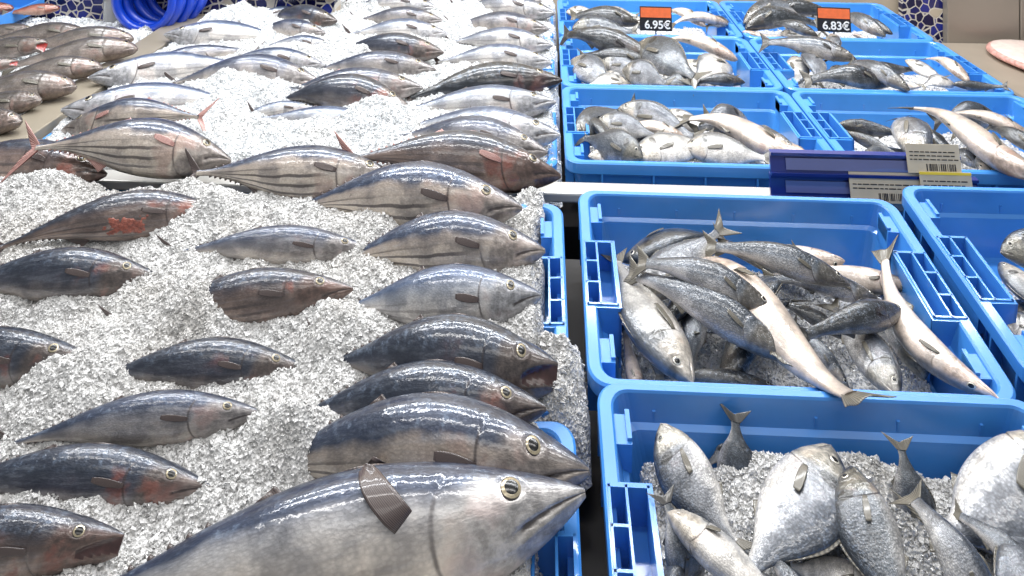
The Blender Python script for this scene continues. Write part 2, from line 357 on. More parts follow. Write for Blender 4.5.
def body_points(kind, u, a, gape):
    pr = PROF[kind]
    t = hermite(US, pr['t'], u); b = hermite(US, pr['b'], u); w = hermite(US, pr['w'], u)
    v = np.abs(a) / math.pi
    # blunt the snout tip
    ca, sa = np.cos(a), np.sin(a)
    z = np.where(ca > 0, ca * t, ca * b); y = np.sign(sa) * np.abs(sa) ** .92 * w
    if kind == 'tuna': y *= 1 - .10 * np.exp(-((v - .97) / .08) ** 2)
    m = np.ones_like(u + a)
    ue = .215 + .072 * np.sin(math.pi * v)
    side = sig((v - .22) / .03) * sig((.97 - v) / .02)
    m = m + (.042 if kind == 'tuna' else .022) * sig((ue - u) / .003) * np.exp(-np.clip(ue - u, 0, 1) / .05) * side
    m = m - .03 * np.exp(-((u - ue - .004) / .006) ** 2) * side
    up = .165 + .03 * np.sin(math.pi * v)
    m = m + .022 * sig((up - u) / .003) * np.exp(-np.clip(up - u, 0, 1) / .02) * side
    ml_ = .135 if kind == 'tuna' else .098
    vm = .50 + 1.0 * u if kind == 'tuna' else .52 + 1.35 * u
    mo = sig((ml_ - u) / .006)
    m = m - ((.16 + .75 * min(gape, 1) * np.clip(1 - u / ml_, 0, 1) ** .3) * np.exp(-((v - vm) / (.025 + .035 * min(gape, 1))) ** 2)) * mo
    m = m + .05 * np.exp(-((v - vm - .06) / .04) ** 2) * mo
    ex, ev, er = pr['eye']
    dd = ((u - ex) / (er * 1.7)) ** 2 + ((v - ev) / (.12 if kind != 'tuna' else .15)) ** 2
    m = m + .05 * np.exp(-((np.sqrt(dd) - 1) / .25) ** 2) - .04 * np.exp(-dd * 2)
    x = .5 - u * BODY
    y = y * m; z = z * m
    if gape:
        lo = sig((v - vm) / .012) * np.clip(ml_ + .02 - u, 0, 1)
        z = z - lo * gape; x = x - lo * gape * .25
        hi = sig((vm - v) / .012) * np.clip(ml_ + .02 - u, 0, 1)
        z = z + hi * gape * .15
    return np.stack([x + 0 * z, y, z], -1)

cache = {}
def fin_grid(kind, spec, D, res=(9, 9)):
    """thin closed fin. spec(sv, tv) -> xyz centre surface, thickness"""
    n, m = res; S, T = np.meshgrid(np.linspace(0, 1, n), np.linspace(0, 1, m), indexing='ij')
    c, nrm, th = spec(S, T)
    top = D(c + nrm * th[..., None]); bot = D(c - nrm * th[..., None])
    V = np.concatenate([top.reshape(-1, 3), bot.reshape(-1, 3)]); N = n * m
    uv = np.stack([S, T], -1).reshape(-1, 2); uv = np.concatenate([uv, uv])
    Q = []
    for i in range(n - 1):
        for j in range(m - 1):
            a = i * m + j; Q += [(a, a + 1, a + m + 1, a + m), (N + a, N + a + m, N + a + m + 1, N + a + 1)]
    for j in range(m - 1):
        a = j; Q.append((a, N + a, N + a + 1, a + 1)); a = (n - 1) * m + j; Q.append((a, a + 1, N + a + 1, N + a))
    for i in range(n - 1):
        a = i * m; Q.append((a, a + m, N + a + m, N + a)); a = i * m + m - 1; Q.append((a, N + a, N + a + m, a + m))
    return V, np.array(Q), uv

def fish_proto(kind, mat, finmat, var, hi=False):
    key = (kind, mat, finmat, var, hi)
    if key in cache: return cache[key]
    bend, droop, ss, gape, finup = var
    D = Deform(bend, droop, ss)
    N, Mr = (150, 72) if hi else (96, 48)
    t = np.linspace(0, 1, N); u = .55 * t ** 1.7 + .45 * t; u = (u - u[0]) / (u[-1] - u[0])
    a = np.linspace(-math.pi, math.pi, Mr, endpoint=False) + 1e-6
    U, A = np.meshgrid(u, a, indexing='ij')
    G = D(body_points(kind, U, A, gape))
    UV = np.stack([U, np.abs(A) / math.pi], -1)
    V = G.reshape(-1, 3); Q = []
    i, j = np.meshgrid(np.arange(N - 1), np.arange(Mr), indexing='ij'); j2 = (j + 1) % Mr
    Q = np.stack([i * Mr + j, (i + 1) * Mr + j, (i + 1) * Mr + j2, i * Mr + j2], -1).reshape(-1, 4)
    # close the two ends with quads across the ring
    def cap(base, flip):
        r = []
        for k in range(Mr // 2 - 1):
            q = (base + k, base + k + 1, base + Mr - 2 - k, base + Mr - 1 - k); r.append(q if flip else q[::-1])
        return np.array(r)
    Q = np.concatenate([Q, cap(0, False), cap((N - 1) * Mr, True)])
    mi = None
    if gape:
        uvf = UV.reshape(-1, 2)[Q].mean(1); ml_ = .135 if kind == 'tuna' else .098
        vm = .50 + 1.0 * uvf[:, 0] if kind == 'tuna' else .52 + 1.35 * uvf[:, 0]
        mi = ((uvf[:, 0] < ml_) & (np.abs(uvf[:, 1] - vm) < .045)).astype(int)
    out = [('body', raw_mesh(kind, V, Q, [M[mat], M['mouthred' if kind == 'market' else 'mouth_inside']], UV.reshape(-1, 2), mi))]
    # eyes
    ex, ev, er = PROF[kind]['eye']
    irm = M['iris'] if kind in ('tuna', 'market') else M['iris_pale']
    for sd in (1, -1):
        aa = sd * ev * math.pi
        c = body_points(kind, np.array(ex), np.array(aa), gape * 0)
        c1 = body_points(kind, np.array(ex + .01), np.array(aa), 0); c2 = body_points(kind, np.array(ex), np.array(aa + .02), 0)
        n_ = np.cross(c1 - c, c2 - c); n_ = n_ / np.linalg.norm(n_)
        if n_[1] * sd < 0: n_ = -n_
        tx = np.array([1., 0, 0]); tx = tx - n_ * n_.dot(tx); tx /= np.linalg.norm(tx); ty = np.cross(n_, tx)
        vs = []; rr = [(.0, .36), (.22, .35), (.48, .31), (.62, .27), (.66, .26), (.78, .2), (.86, .15), (.94, .12), (1.06, .0), (1.1, -.25)]
        K = 24
        for (r_, h_) in rr[1:]:
            for k in range(K):
                th = 2 * math.pi * k / K
                vs.append(c + er * (r_ * (math.cos(th) * tx + math.sin(th) * ty) + (h_ - .02) * n_))
        vs.append(c + er * (.34) * n_)
        fs = []; mi = []
        for q in range(len(rr) - 2):
            for k in range(K):
                fs.append((q * K + k, q * K + (k + 1) % K, (q + 1) * K + (k + 1) % K, (q + 1) * K + k)); mi.append(0 if q < 2 else (2 if q >= 6 else (1 if q > 2 else 0)))
        mb = MB(); mb.add(D(np.array(vs)), fs); cen = len(vs) - 1
        mb.f += [(cen, (k + 1) % K, k) for k in range(K)]; mb.m = mi + [0] * K
        out.append(('eye', mb.mesh('eye', [M['pupil'], irm, M['socket']], True)))
    # tail
    fm = M[finmat]
    pr = PROF[kind]; rh = pr['t'][-1]
    span, ln, fork, pw = {'tuna': (.13, .030, .085, 1.1), 'bream': (.135, .07, .075, 1.2), 'bass': (.10, .075, .04, 1.4), 'market': (.095, .09, .012, 1.5)}[kind]
    def tail(S, T):
        q = 2 * S - 1; sgn = np.sign(q); aq = np.abs(q)
        x = .5 - BODY + .012 - T * (ln + fork * aq ** pw)
        z = q * (rh * .95 + T * (span - rh) * (aq ** .25)) - .0
        y = .006 * np.sin(q * 5) * T
        th = .005 * (1 - T) + .0009
        c = np.stack([x, y, z], -1); n_ = np.zeros_like(c); n_[..., 1] = 1
        return c, n_, th
    V, Q, uv = fin_grid(kind, tail, D, (25, 9)); out.append(('tail_fin', raw_mesh('tail_fin', V, Q, [fm], uv)))
    # dorsal and anal
    def ridge(u0, u1, h, top, lean, shape):
        def f(S, T):
            uu = u0 + (u1 - u0) * S
            base = hermite(US, pr['t' if top else 'b'], uu) * .96
            hh = h * shape(S); z = base + T * hh; x = .5 - uu * BODY - T * hh * lean
            c = np.stack([x, 0 * x + .004 * np.sin(S * 9) * T, z if top else -z], -1); n_ = np.zeros_like(c); n_[..., 1] = 1
            return c, n_, .0035 * (1 - T) + .0007
        return f
    low_ = .35 if kind == 'tuna' else .6
    sp = {'tuna': (.36, .5, .008), 'bream': (.28, .82, .018), 'bass': (.33, .5, .014), 'market': (.3, .8, .018)}[kind]
    V, Q, uv = fin_grid(kind, ridge(sp[0], sp[1], sp[2], True, 1.2, lambda S: np.sin(np.clip(S * 1.02, 0, 1) * math.pi) ** .5 * (1.2 - .9 * S) + .02), D, (17, 5))
    out.append(('dorsal_fin', raw_mesh('dorsal_fin', V, Q, [fm], uv)))
    V, Q, uv = fin_grid(kind, ridge(.62, .74, .025 if kind == 'tuna' else .02, False, 1.1, lambda S: (1 - S) ** 1.2 + .05), D, (9, 5))
    out.append(('anal_fin', raw_mesh('anal_fin', V, Q, [fm], uv)))
    if kind == 'tuna':
        V, Q, uv = fin_grid(kind, ridge(.57, .64, .013, True, 1.1, lambda S: (1 - S) ** 1.3 + .04), D, (9, 5))
        out.append(('second_dorsal_fin', raw_mesh('second_dorsal_fin', V, Q, [fm], uv)))
        VV, QQ, UU = [], [], []; o_ = 0
        for top in (True, False):
            for k in range(7):
                u0 = (.70 if top else .76) + k * (.034 if top else .027)
                V, Q, uv = fin_grid(kind, ridge(u0, u0 + .014, .007, top, 1.3, lambda S: 1 - S * .8), D, (3, 3))
                VV.append(V); QQ.append(Q + o_); UU.append(uv); o_ += len(V)
        out.append(('finlets', raw_mesh('finlets', np.concatenate(VV), np.concatenate(QQ), [fm], np.concatenate(UU))))
    # pectorals
    L_, W_, pu, pv = {'tuna': (.095, .030, .288, .53), 'bream': (.17, .040, .285, .56), 'bass': (.09, .026, .285, .56), 'market': (.12, .03, .28, .56)}[kind]
    if finup > .6: W_ *= 2.3; L_ *= 1.15; pu = .335; pv = .43
    for sd in (1, -1):
        root = body_points(kind, np.array(pu), np.array(sd * pv * math.pi), 0)
        def pec(S, T, root=root, sd=sd):
            q = S - .5; up_ = finup + (.05 if finup > .6 else 0)
            x0 = -T * L_; z0 = q * W_ * ((.5 + 1.3 * T) * (1 - T) ** .85 if up_ < .4 else (.55 + .5 * T) * (1 - T) ** .8) + (S * .25 - .05) * T * L_ * .6
            ca, sa_ = math.cos(up_), math.sin(up_)
            x = x0 * ca + z0 * sa_; z = -x0 * sa_ + z0 * ca
            # follow the shrinking flank of the body
            out_ = -.003 + .007 * np.minimum(T * 6, 1) + T * .012 * (1 + 1.5 * up_)
            uu = np.clip(pu - x / BODY, 0, 1)
            wl = hermite(US, pr['w'], uu); zz = root[2] + z
            hh = np.where(zz > 0, hermite(US, pr['t'], uu), hermite(US, pr['b'], uu))
            yy = wl * np.sqrt(np.clip(1 - (zz / hh) ** 2, .02, 1)) * sd + sd * out_
            c = np.stack([root[0] + x, yy, zz], -1); n_ = np.zeros_like(c); n_[..., 1] = 1
            return c, n_, .003 * (1 - T) + .0008
        V, Q, uv = fin_grid(kind, pec, D, (11, 11)); out.append(('pectoral_fin', raw_mesh('pectoral_fin', V, Q, [fm], uv)))
    cache[key] = out; return out

NAMES = {'tuna': 'tuna', 'bream': 'sea_bream', 'bass': 'sea_bass', 'market': 'grey_fish'}
FISH = []
def fish(kind, mat, head, tail, roll, label, group, tier='low', lift=(.02, .02), fat=1.0, var=(0, .25, 0, 0, .1), fin=None, hi=False, wfat=None, name=None, wound=None):
    if isinstance(lift, (int, float)): lift = (lift, lift)
    ph = P(head[0], head[1], tier, lift[0]); pt = P(tail[0], tail[1], tier, lift[1])
    fin = fin or {'tuna': 'fin_tuna', 'bream': 'fin_bream', 'bass': 'fin_bream', 'market': 'fin_bream'}[kind]
    parts = fish_proto(kind, mat, fin, var, hi)
    X = ph - pt; L_ = X.length; X.normalize()
    up = Vector((0, -SL, 1)).normalized() if tier == 'low' else Vector((0, 0, 1))
    side = up.cross(X).normalized(); up = X.cross(side).normalized()
    r = R(roll); Z = math.cos(r) * up + math.sin(r) * side; Y = Z.cross(X)
    mid = (ph + pt) / 2
    S = (L_, L_ * (wfat or fat), L_ * fat)
    mt = Matrix(((X.x * S[0], Y.x * S[1], Z.x * S[2], mid.x), (X.y * S[0], Y.y * S[1], Z.y * S[2], mid.y), (X.z * S[0], Y.z * S[1], Z.z * S[2], mid.z), (0, 0, 0, 1)))
    root = bpy.data.objects.new(name or NAMES[kind], parts[0][1]); C.objects.link(root)
    root.matrix_world = mt
    tag(root, label, 'fish', group)
    for n_, me in parts[1:]:
        o = bpy.data.objects.new(n_, me); C.objects.link(o); o.parent = root
    if wound:
        u0, u1, v0, v1 = wound; U, Vv = np.meshgrid(np.linspace(u0, u1, 40), np.linspace(v0, v1, 30), indexing='ij')
        p_ = body_points(kind, U, -Vv * math.pi, 0)
        e = np.minimum(np.minimum(U - u0, u1 - U) / (u1 - u0), np.minimum(Vv - v0, v1 - Vv) / (v1 - v0)) * 4
        k = np.clip(e + 1.2 * vnoise(U * 60, Vv * 30, 3) - .2, -.6, 1)
        f = .985 + .05 * np.clip(k, -.6, .6) + .03 * vnoise(U * 130, Vv * 60, 4); p_[..., 1] *= f; p_[..., 2] *= f
        G = Deform(*var[:3])(p_); me = grid_mesh('torn_flesh', G, [M['wound']])
        o = bpy.data.objects.new('torn_flesh', me); C.objects.link(o); o.parent = root; o['label'] = 'torn reddish flesh'
    FISH.append((root, ph, pt, L_ * fat, tier))
    return root

# ------------------------------------------------------------------ ice
def vnoise(x, y, seed):
    rg = np.random.RandomState(seed); T = rg.rand(256, 256)
    xi = np.floor(x).astype(int); yi = np.floor(y).astype(int); fx = x - xi; fy = y - yi
    fx = fx * fx * (3 - 2 * fx); fy = fy * fy * (3 - 2 * fy)
    g = lambda a, b: T[a % 256, b % 256]
    return (g(xi, yi) * (1 - fx) * (1 - fy) + g(xi + 1, yi) * fx * (1 - fy) + g(xi, yi + 1) * (1 - fx) * fy + g(xi + 1, yi + 1) * fx * fy) - .5
def ice(name, x0, x1, y0, y1, zf, step, chips, label, amp=1.0, bumps=(), seed=1, edge=.03, chip_size=(.0013, .0030), wobble=.012, wet_dim=False):
    nx = int((x1 - x0) / step) + 1; ny = int((y1 - y0) / step) + 1
    xs = np.linspace(x0, x1, nx); ys = np.linspace(y0, y1, ny)
    def height(X, Y):
        z = zf(X, Y)
        z = z + amp * ((.026 * vnoise(X * 9, Y * 11, seed) + .016 * vnoise(X * 24, Y * 27, seed + 1) + .009 * vnoise(X * 70, Y * 75, seed + 2)))
        for bx, by, br, bh in bumps: z = z + bh * np.exp(-(((X - bx) / br) ** 2 + ((Y - by) / (br * .75)) ** 2))
        d = np.minimum(np.minimum(X - x0, x1 - X), np.minimum(Y - y0, y1 - Y)) + wobble * 2 * vnoise(X * 30, Y * 30, seed + 5)
        return z - .05 * np.clip(1 - d / edge, 0, 1.2) ** 2
    X, Y = np.meshgrid(xs, ys, indexing='ij')
    Z = height(X, Y) + .0055 * vnoise(X * 210, Y * 210, seed + 3) + .004 * vnoise(X * 420, Y * 420, seed + 4)
    V = np.stack([X, Y, Z], -1).reshape(-1, 3)
    i, j = np.meshgrid(np.arange(nx - 1), np.arange(ny - 1), indexing='ij')
    Q = np.stack([i * ny + j, (i + 1) * ny + j, (i + 1) * ny + j + 1, i * ny + j + 1], -1).reshape(-1, 4)
    # chips: small jagged eight-cornered crystals
    rg = np.random.RandomState(seed + 9)
    cx = rg.uniform(x0 + .004, x1 - .004, chips); cy = rg.uniform(y0 + .004, y1 - .004, chips)
    cz = height(cx, cy); sz = rg.uniform(chip_size[0], chip_size[1], chips) * (1 + 1.2 * (rg.rand(chips) > .96))
    corner = np.array([(a, b, c) for a in (-1, 1) for b in (-1, 1) for c in (-1, 1)], float)
    cv = corner[None] * rg.uniform(.35, 1.0, (chips, 8, 3)) * np.stack([rg.uniform(.5, 1.3, chips), rg.uniform(.5, 1.3, chips), rg.uniform(.3, .9, chips)], -1)[:, None, :]
    q = rg.normal(size=(chips, 4)); q /= np.linalg.norm(q, axis=1)[:, None]; w, a, b, c = q.T
    Rm = np.stack([1-2*(b*b+c*c), 2*(a*b-c*w), 2*(a*c+b*w), 2*(a*b+c*w), 1-2*(a*a+c*c), 2*(b*c-a*w), 2*(a*c-b*w), 2*(b*c+a*w), 1-2*(a*a+b*b)], -1).reshape(-1, 3, 3)
    cv = np.einsum('nij,nkj->nki', Rm, cv) * sz[:, None, None] + np.stack([cx, cy, cz + sz * .25], -1)[:, None, :]
    cf = np.array([(0, 1, 3, 2), (4, 6, 7, 5), (0, 4, 5, 1), (2, 3, 7, 6), (0, 2, 6, 4), (1, 5, 7, 3)])
    CQ = (cf[None] + (np.arange(chips) * 8)[:, None, None] + len(V)).reshape(-1, 4)
    VV = np.concatenate([V, cv.reshape(-1, 3)]); QQ = np.concatenate([Q, CQ])
    mi = np.concatenate([np.zeros(len(Q)), np.ones(len(CQ))]); sm = np.concatenate([np.zeros(len(Q), bool), np.zeros(len(CQ), bool)])
    me = raw_mesh(name, VV, QQ, [M['ice_wet_dim' if wet_dim else 'ice'], M['chip_wet_dim' if wet_dim else 'chip']], None, mi, sm)
    o = bpy.data.objects.new(name, me); C.objects.link(o)
    return tag(o, label, 'ice', None, 'stuff')

# ------------------------------------------------------------------ crates
CW, CD, CH = .598, .388, .13
def rrect(hx, hy, r, z, k=6, notch=None):
    pts = []; L_ = .064; xn = notch or hx
    for q, (sx, sy, a0) in enumerate(((1, 1, 0), (-1, 1, 90), (-1, -1, 180), (1, -1, 270))):
        for i in range(k + 1):
            a = R(a0 + 90 * i / k); pts.append((sx * (hx - r) + r * math.cos(a), sy * (hy - r) + r * math.sin(a), z))
        if q == 1: pts += [(-hx, L_, z), (-xn, L_ - .0001, z), (-xn, -L_ + .0001, z), (-hx, -L_, z)]
        if q == 3: pts += [(hx, -L_, z), (xn, -L_ + .0001, z), (xn, L_ - .0001, z), (hx, L_, z)]
    return pts
def crate_meshes(mat):
    hx, hy = CW / 2, CD / 2
    rings = [rrect(hx - .030, hy - .024, .02, -CH), rrect(hx - .016, hy - .012, .028, -.030), rrect(hx - .016, hy - .012, .028, -.028),
             rrect(hx - .002, hy - .002, .030, -.0275), rrect(hx, hy, .032, -.024), rrect(hx, hy, .032, -.003), rrect(hx - .003, hy - .003, .030, 0),
             rrect(hx - .018, hy - .011, .024, 0, notch=hx - .005), rrect(hx - .021, hy - .013, .022, -.003, notch=hx - .006),
             rrect(hx - .030, hy - .018, .022, -.044, notch=hx - .007), rrect(hx - .038, hy - .025, .022, -.048, notch=hx - .008), rrect(hx - .050, hy - .040, .025, -CH + .012), rrect(hx - .055, hy - .045, .02, -CH + .008)]
    mb = MB(); n = len(rings[0]); vs = [p for r in rings for p in r]; fs = []
    for i in range(len(rings) - 1):
        for j in range(n): fs.append((i * n + j, i * n + (j + 1) % n, (i + 1) * n + (j + 1) % n, (i + 1) * n + j))
    fs.append(tuple((len(rings) - 1) * n + j for j in range(n))); fs.append(tuple(reversed(range(n))))
    mb.add(vs, fs)
    for sx in (-1, 1):     # stacking lugs beside the handles and the vertical ribs under the rim
        for y in (-.135, .135):
            x0, x1 = sorted((sx * (hx - .017), sx * (hx - .042)))
            mb.box(x0, x1, y - .019, y + .019, -.05, -.006)
            x0, x1 = sorted((sx * (hx - .036), sx * (hx - .042)))
            mb.box(x0, x1, y - .015, y + .022, -.03, -.001)
        for y in (-.16, -.1, .1, .16):
            x0, x1 = sorted((sx * (hx - .001), sx * (hx - .02))); mb.box(x0, x1, y - .002, y + .002, -.08, -.026)
    for sy in (-1, 1):
        for x in (-.22, -.11, 0, .11, .22):
            y0, y1 = sorted((sy * (hy - .001), sy * (hy - .018))); mb.box(x - .002, x + .002, y0, y1, -.08, -.026)
    body = mb.mesh('fish_crate', [M[mat]])
    # handle grid on the +x side: frame, one long slot inside, three cells outside
    h = MB(); t = .0032; xo = hx - .005; xi = hx - .056; xm = hx - .026; L_ = .064; dz = -.055
    for (a, b, y0, y1) in ((xo - t, xo, -L_, L_), (xi, xi + t, -L_, L_), (xm - t, xm, -L_, L_), (xi, xo, -L_, -L_ + t), (xi, xo, L_ - t, L_),
                           (xm, xo, -L_ / 3 - t / 2, -L_ / 3 + t / 2), (xm, xo, L_ / 3 - t / 2, L_ / 3 + t / 2)):
        h.box(a, b, y0, y1, dz, .002)
    h.box(xi, xo, -L_, L_, dz - .004, dz)
    h.box(xi - .004, xi, -L_ - .004, L_ + .004, -CH + .02, -.0005); h.box(xi - .004, hx - .016, L_, L_ + .004, -.09, -.0005); h.box(xi - .004, hx - .016, -L_ - .004, -L_, -.09, -.0005)
    grid_ = h.mesh('handle_grid', [M[mat]])
    return body, grid_
CR = {k: crate_meshes(k) for k in ('crate', 'crate2')}
def crate(x, y, z, tilt, label, group, mat='crate', rz=0):
    """x, y, z: the middle of the rim"""
    body, g = CR[mat]
    o = bpy.data.objects.new('fish_crate', body); C.objects.link(o); o.location = (x, y, z); o.rotation_euler = (tilt, 0, rz)
    tag(o, label, 'crate', group)
    for k in (0, 1):
        c = bpy.data.objects.new('handle_grid', g); C.objects.link(c); c.parent = o; c.rotation_euler = (0, 0, math.pi * k)
    return o
TILT = math.atan(SL)
def low_crate(x, yb, label, group, dz=0, rz=0):
    y = yb - CD / 2 * math.cos(TILT)
    return crate(x, y, low(y) + dz, TILT, label, group, 'crate', rz)
# ================================================================== the setting
def struct(name, mb, mats, **kw):
    o = mb.obj(name, mats, **kw); o['kind'] = 'structure'; return o
struct('floor', MB().box(-4, 4, -1.5, 3.2, -.05, 0), [M['floor']])
WY = 2.79
struct('wall_back', MB().box(-4, .735, WY, WY + .1, .0, 3.2).box(.735, 4, WY + .02, WY + .1, 0, 3.2), [M['plaster']])
# mosaic facing: behind the left half and one narrow pillar on the right
struct('trim_1', MB().box(-3.4, -.74, 2.445, 2.52, .6, 1.6), [M['mosaic']])
struct('trim_2', MB().box(1.355, 1.505, WY - .03, WY - .001, .3, 3.0), [M['mosaic']])
struct('trim_3', MB().box(-1.2, -.73, 2.425, 2.444, .908, .95), [M['plaster']], bevel=.004)
struct('wall_right', MB().box(1.506, 1.768, WY - .06, WY - .001, 0, 3.2).box(1.772, 2.9, WY - .06, WY - .001, 0, 3.2), [M['cabinet']], bevel=.003)

# ------------------------------------------------------------------ the stall
CZ = .69
o = MB().box(-1.28, 1.25, 1.52, 2.43, 0.0, BACK - CH - .004, 0).obj('display_counter', [M['dark']])
tag(o, 'long dark counter under the level back rows of fish crates', 'counter')
tb = Matrix.Translation((0, 0, low(.9) - CH - .006)) @ Matrix.Translation((0, .9, 0)) @ Matrix.Rotation(TILT, 4, 'X')
o = MB().box(-1.3, 1.5, -.42, .49, -.1, 0, 0, tb).box(-1.28, 1.48, .55, 1.35, 0, low(.55) - CH - .05).obj('sloping_stand', [M['dark']])
tag(o, 'dark sloping stand that carries the front fish crates', 'stand')
o = MB().box(-1.9, 1.31, 1.446, 1.490, .805, .825).obj('ledge', [M['ledge']], bevel=.004)
tag(o, 'pale metal ledge running between the front and back rows of crates', 'ledge')
o = MB().box(-1.285, -1.188, 1.42, 2.44, .72, BACK + .004).obj('divider_strip', [M['strip']], bevel=.003)
tag(o, 'beige steel divider strip between the tuna bed and the grey fish at left', 'divider')
o = MB().box(-3.2, -1.29, 1.42, 2.44, .0, BACK - .03).obj('side_tray', [M['steel']], bevel=.003)
tag(o, 'steel tray of ice under the grey fish at far left', 'tray')
o = MB().box(1.264, 2.9, 1.42, WY - .062, .0, CZ).obj('side_counter', [M['counter']], bevel=.004)
tag(o, 'bare beige counter to the right of the blue crates', 'counter')
o = MB().box(1.250, 1.262, 1.42, WY - .08, .0, BACK - .012).obj('counter_edge', [M['steel']], bevel=.002)
tag(o, 'thin steel edge rail along the right side of the back crates', 'rail')

# crates
lefts = [(.033 - .2985, 1.352, 'blue crate under the tuna ice, its open handle slots showing beside the gap'),
         (.040 - .2985, .958, 'blue crate under the largest tuna, at the front of the ice bed'),
         (-.569 - .2985, 1.352, 'ice-buried blue crate at the left, rim glimpsed under the torn tuna'),
         (-.569 - .2985, .958, 'ice-buried blue crate in the front left corner')]
for x, y, l in lefts: low_crate(x, y, l, 'crates under the front tuna', dz=-.035 if x < -.5 else -.016).rotation_euler[1] = 0 if x < -.5 else -.05
low_crate(.061 + .299, 1.386, 'blue crate of mixed bass and bream directly behind the front bream crate', 'front crates of fish', rz=R(-.3))
low_crate(.677 + .299, 1.402, 'blue crate cut off by the right edge, mostly empty floor with two fish', 'front crates of fish', dz=.016, rz=R(.3))
low_crate(.070 + .299, .999, 'frontmost blue crate holding large sea bream on ice', 'front crates of fish', dz=.012)
low_crate(.700 + .299, .985, 'blue crate beyond the right edge of the front bream crate', 'front crates of fish')
rows = [(1.528, 'front'), (1.918, 'middle'), (2.308, 'rearmost')]
for i, (y, w) in enumerate(rows):
    crate(.341, y + CD / 2, BACK, 0, ['blue crate of pale bream and bass right behind the dark blue price rail',
        'blue crate with a black curved fish, in the row behind the price rail crates', 'rearmost left blue crate, with the 6.95 price tag'][i], 'back crates of fish', 'crate2')
    crate(.944, y + CD / 2, BACK, 0, ['blue crate of long bass behind the paper labels of the price rail',
        'blue crate on the steel edge whose fish include an upright head', 'rearmost right blue crate, with the 6.83 price tag'][i], 'back crates of fish', 'crate2')
    for x in (-.274, -.877):
        if i == 2 and x < -.5: continue
        crate(x, y + CD / 2, BACK - .012, 0, '%s ice-filled crate of the back tuna bed, %s' % (w, 'next to the fish crates' if x > -.5 else 'next to the divider strip'), 'crates under the back tuna', 'crate2')

# price rail and its paper labels
rl = MB(); T_ = Matrix.Translation((.67, 1.472, 0))
def channel(x0, x1, zb, name, label):
    """a U-shaped label channel leaning back"""
    h = .046; prof = [(0, 0), (.010, 0), (.010, .008), (.004, .010), (.012, h - .008), (.018, h - .006), (.018, h), (.010, h), (-.002, .004)]
    vs = [(x, 1.455 + a, zb + b) for x in (x0, x1) for a, b in [(-.0, 0), (-.006, .002), (-.006, .008), (.0, .007), (.008, h - .009), (.002, h - .007), (.002, h - .001), (.014, h), (.016, h - .004), (.006, .0)]]
    n = 10; mb = MB(); mb.add(vs, [(j, (j + 1) % n, n + (j + 1) % n, n + j) for j in range(n)] + [tuple(range(n)), tuple(reversed(range(n, 2 * n)))])
    o = mb.obj(name, [M['rail']]); tag(o, label, 'price rail', 'dark blue price rails')
    MB().add([(x0 + .03, 1.4535, zb + .013), (x1 - .004, 1.4535, zb + .013), (x1 - .004, 1.4588, zb + h - .012), (x0 + .03, 1.4588, zb + h - .012),
              (x0 + .03, 1.4550, zb + .013), (x1 - .004, 1.4550, zb + .013), (x1 - .004, 1.4603, zb + h - .012), (x0 + .03, 1.4603, zb + h - .012)],
             [(0, 1, 2, 3), (7, 6, 5, 4), (0, 4, 5, 1), (3, 2, 6, 7), (1, 5, 6, 2), (0, 3, 7, 4)]).obj('label_window', [M['rail_in']], o)
    return o
channel(.455, .83, .868, 'price_rail', 'upper dark blue plastic price rail in front of the back crates')
channel(.455, .865, .822, 'price_rail', 'lower dark blue plastic price rail, just above the front crate rims')
def paper(x0, x1, y, zb, zt, label, rows_, top=None, yaw=0):
    w = x1 - x0; lean = .01
    mt = Matrix.Translation(((x0 + x1) / 2, y, zb)) @ Matrix.Rotation(yaw, 4, 'Z') @ Matrix.Rotation(-.25, 4, 'X')
    h = zt - zb
    root = MB().box(-w / 2, w / 2, 0, .0012, 0, h, 0, mt).obj('price_label', [M['paper']]); tag(root, label, 'label', 'paper labels on the price rail')
    bc = MB(); x = -w / 2 + .35 * w; g = random.Random(int(w * 1e4))
    while x < w / 2 - .1 * w:
        t = g.choice((.0008, .0014, .0022)); bc.box(x, x + t, -.0006, 0, h * .08, h * .32, 0, mt); x += t + g.choice((.001, .0016, .003))
    bc.obj('barcode', [M['ink']], root)
    ln = MB()
    for k in range(rows_):
        z = h * (.45 + .13 * k); x = -w / 2 + .006
        while x < w / 2 - .012:
            l = g.uniform(.004, .014); ln.box(x, min(x + l, w / 2 - .004), -.0005, 0, z, z + h * .035, 0, mt); x += l + .0025
    ln.obj('small_print', [M['ink']], root)
    if top: MB().box(-w / 2, w / 2, -.0008, .0002, h * .92, h, 0, mt).obj('coloured_top', [top], root)
    return root
paper(.722, .826, 1.446, .885, .938, 'beige paper label with a barcode on the upper rail', 3)
paper(.608, .765, 1.440, .826, .882, 'wide beige paper label in the lower rail, barcode along it', 2)
paper(.742, .842, 1.430, .830, .890, 'paper label with a yellow top edge, overlapping the others', 3, M['yellow'])

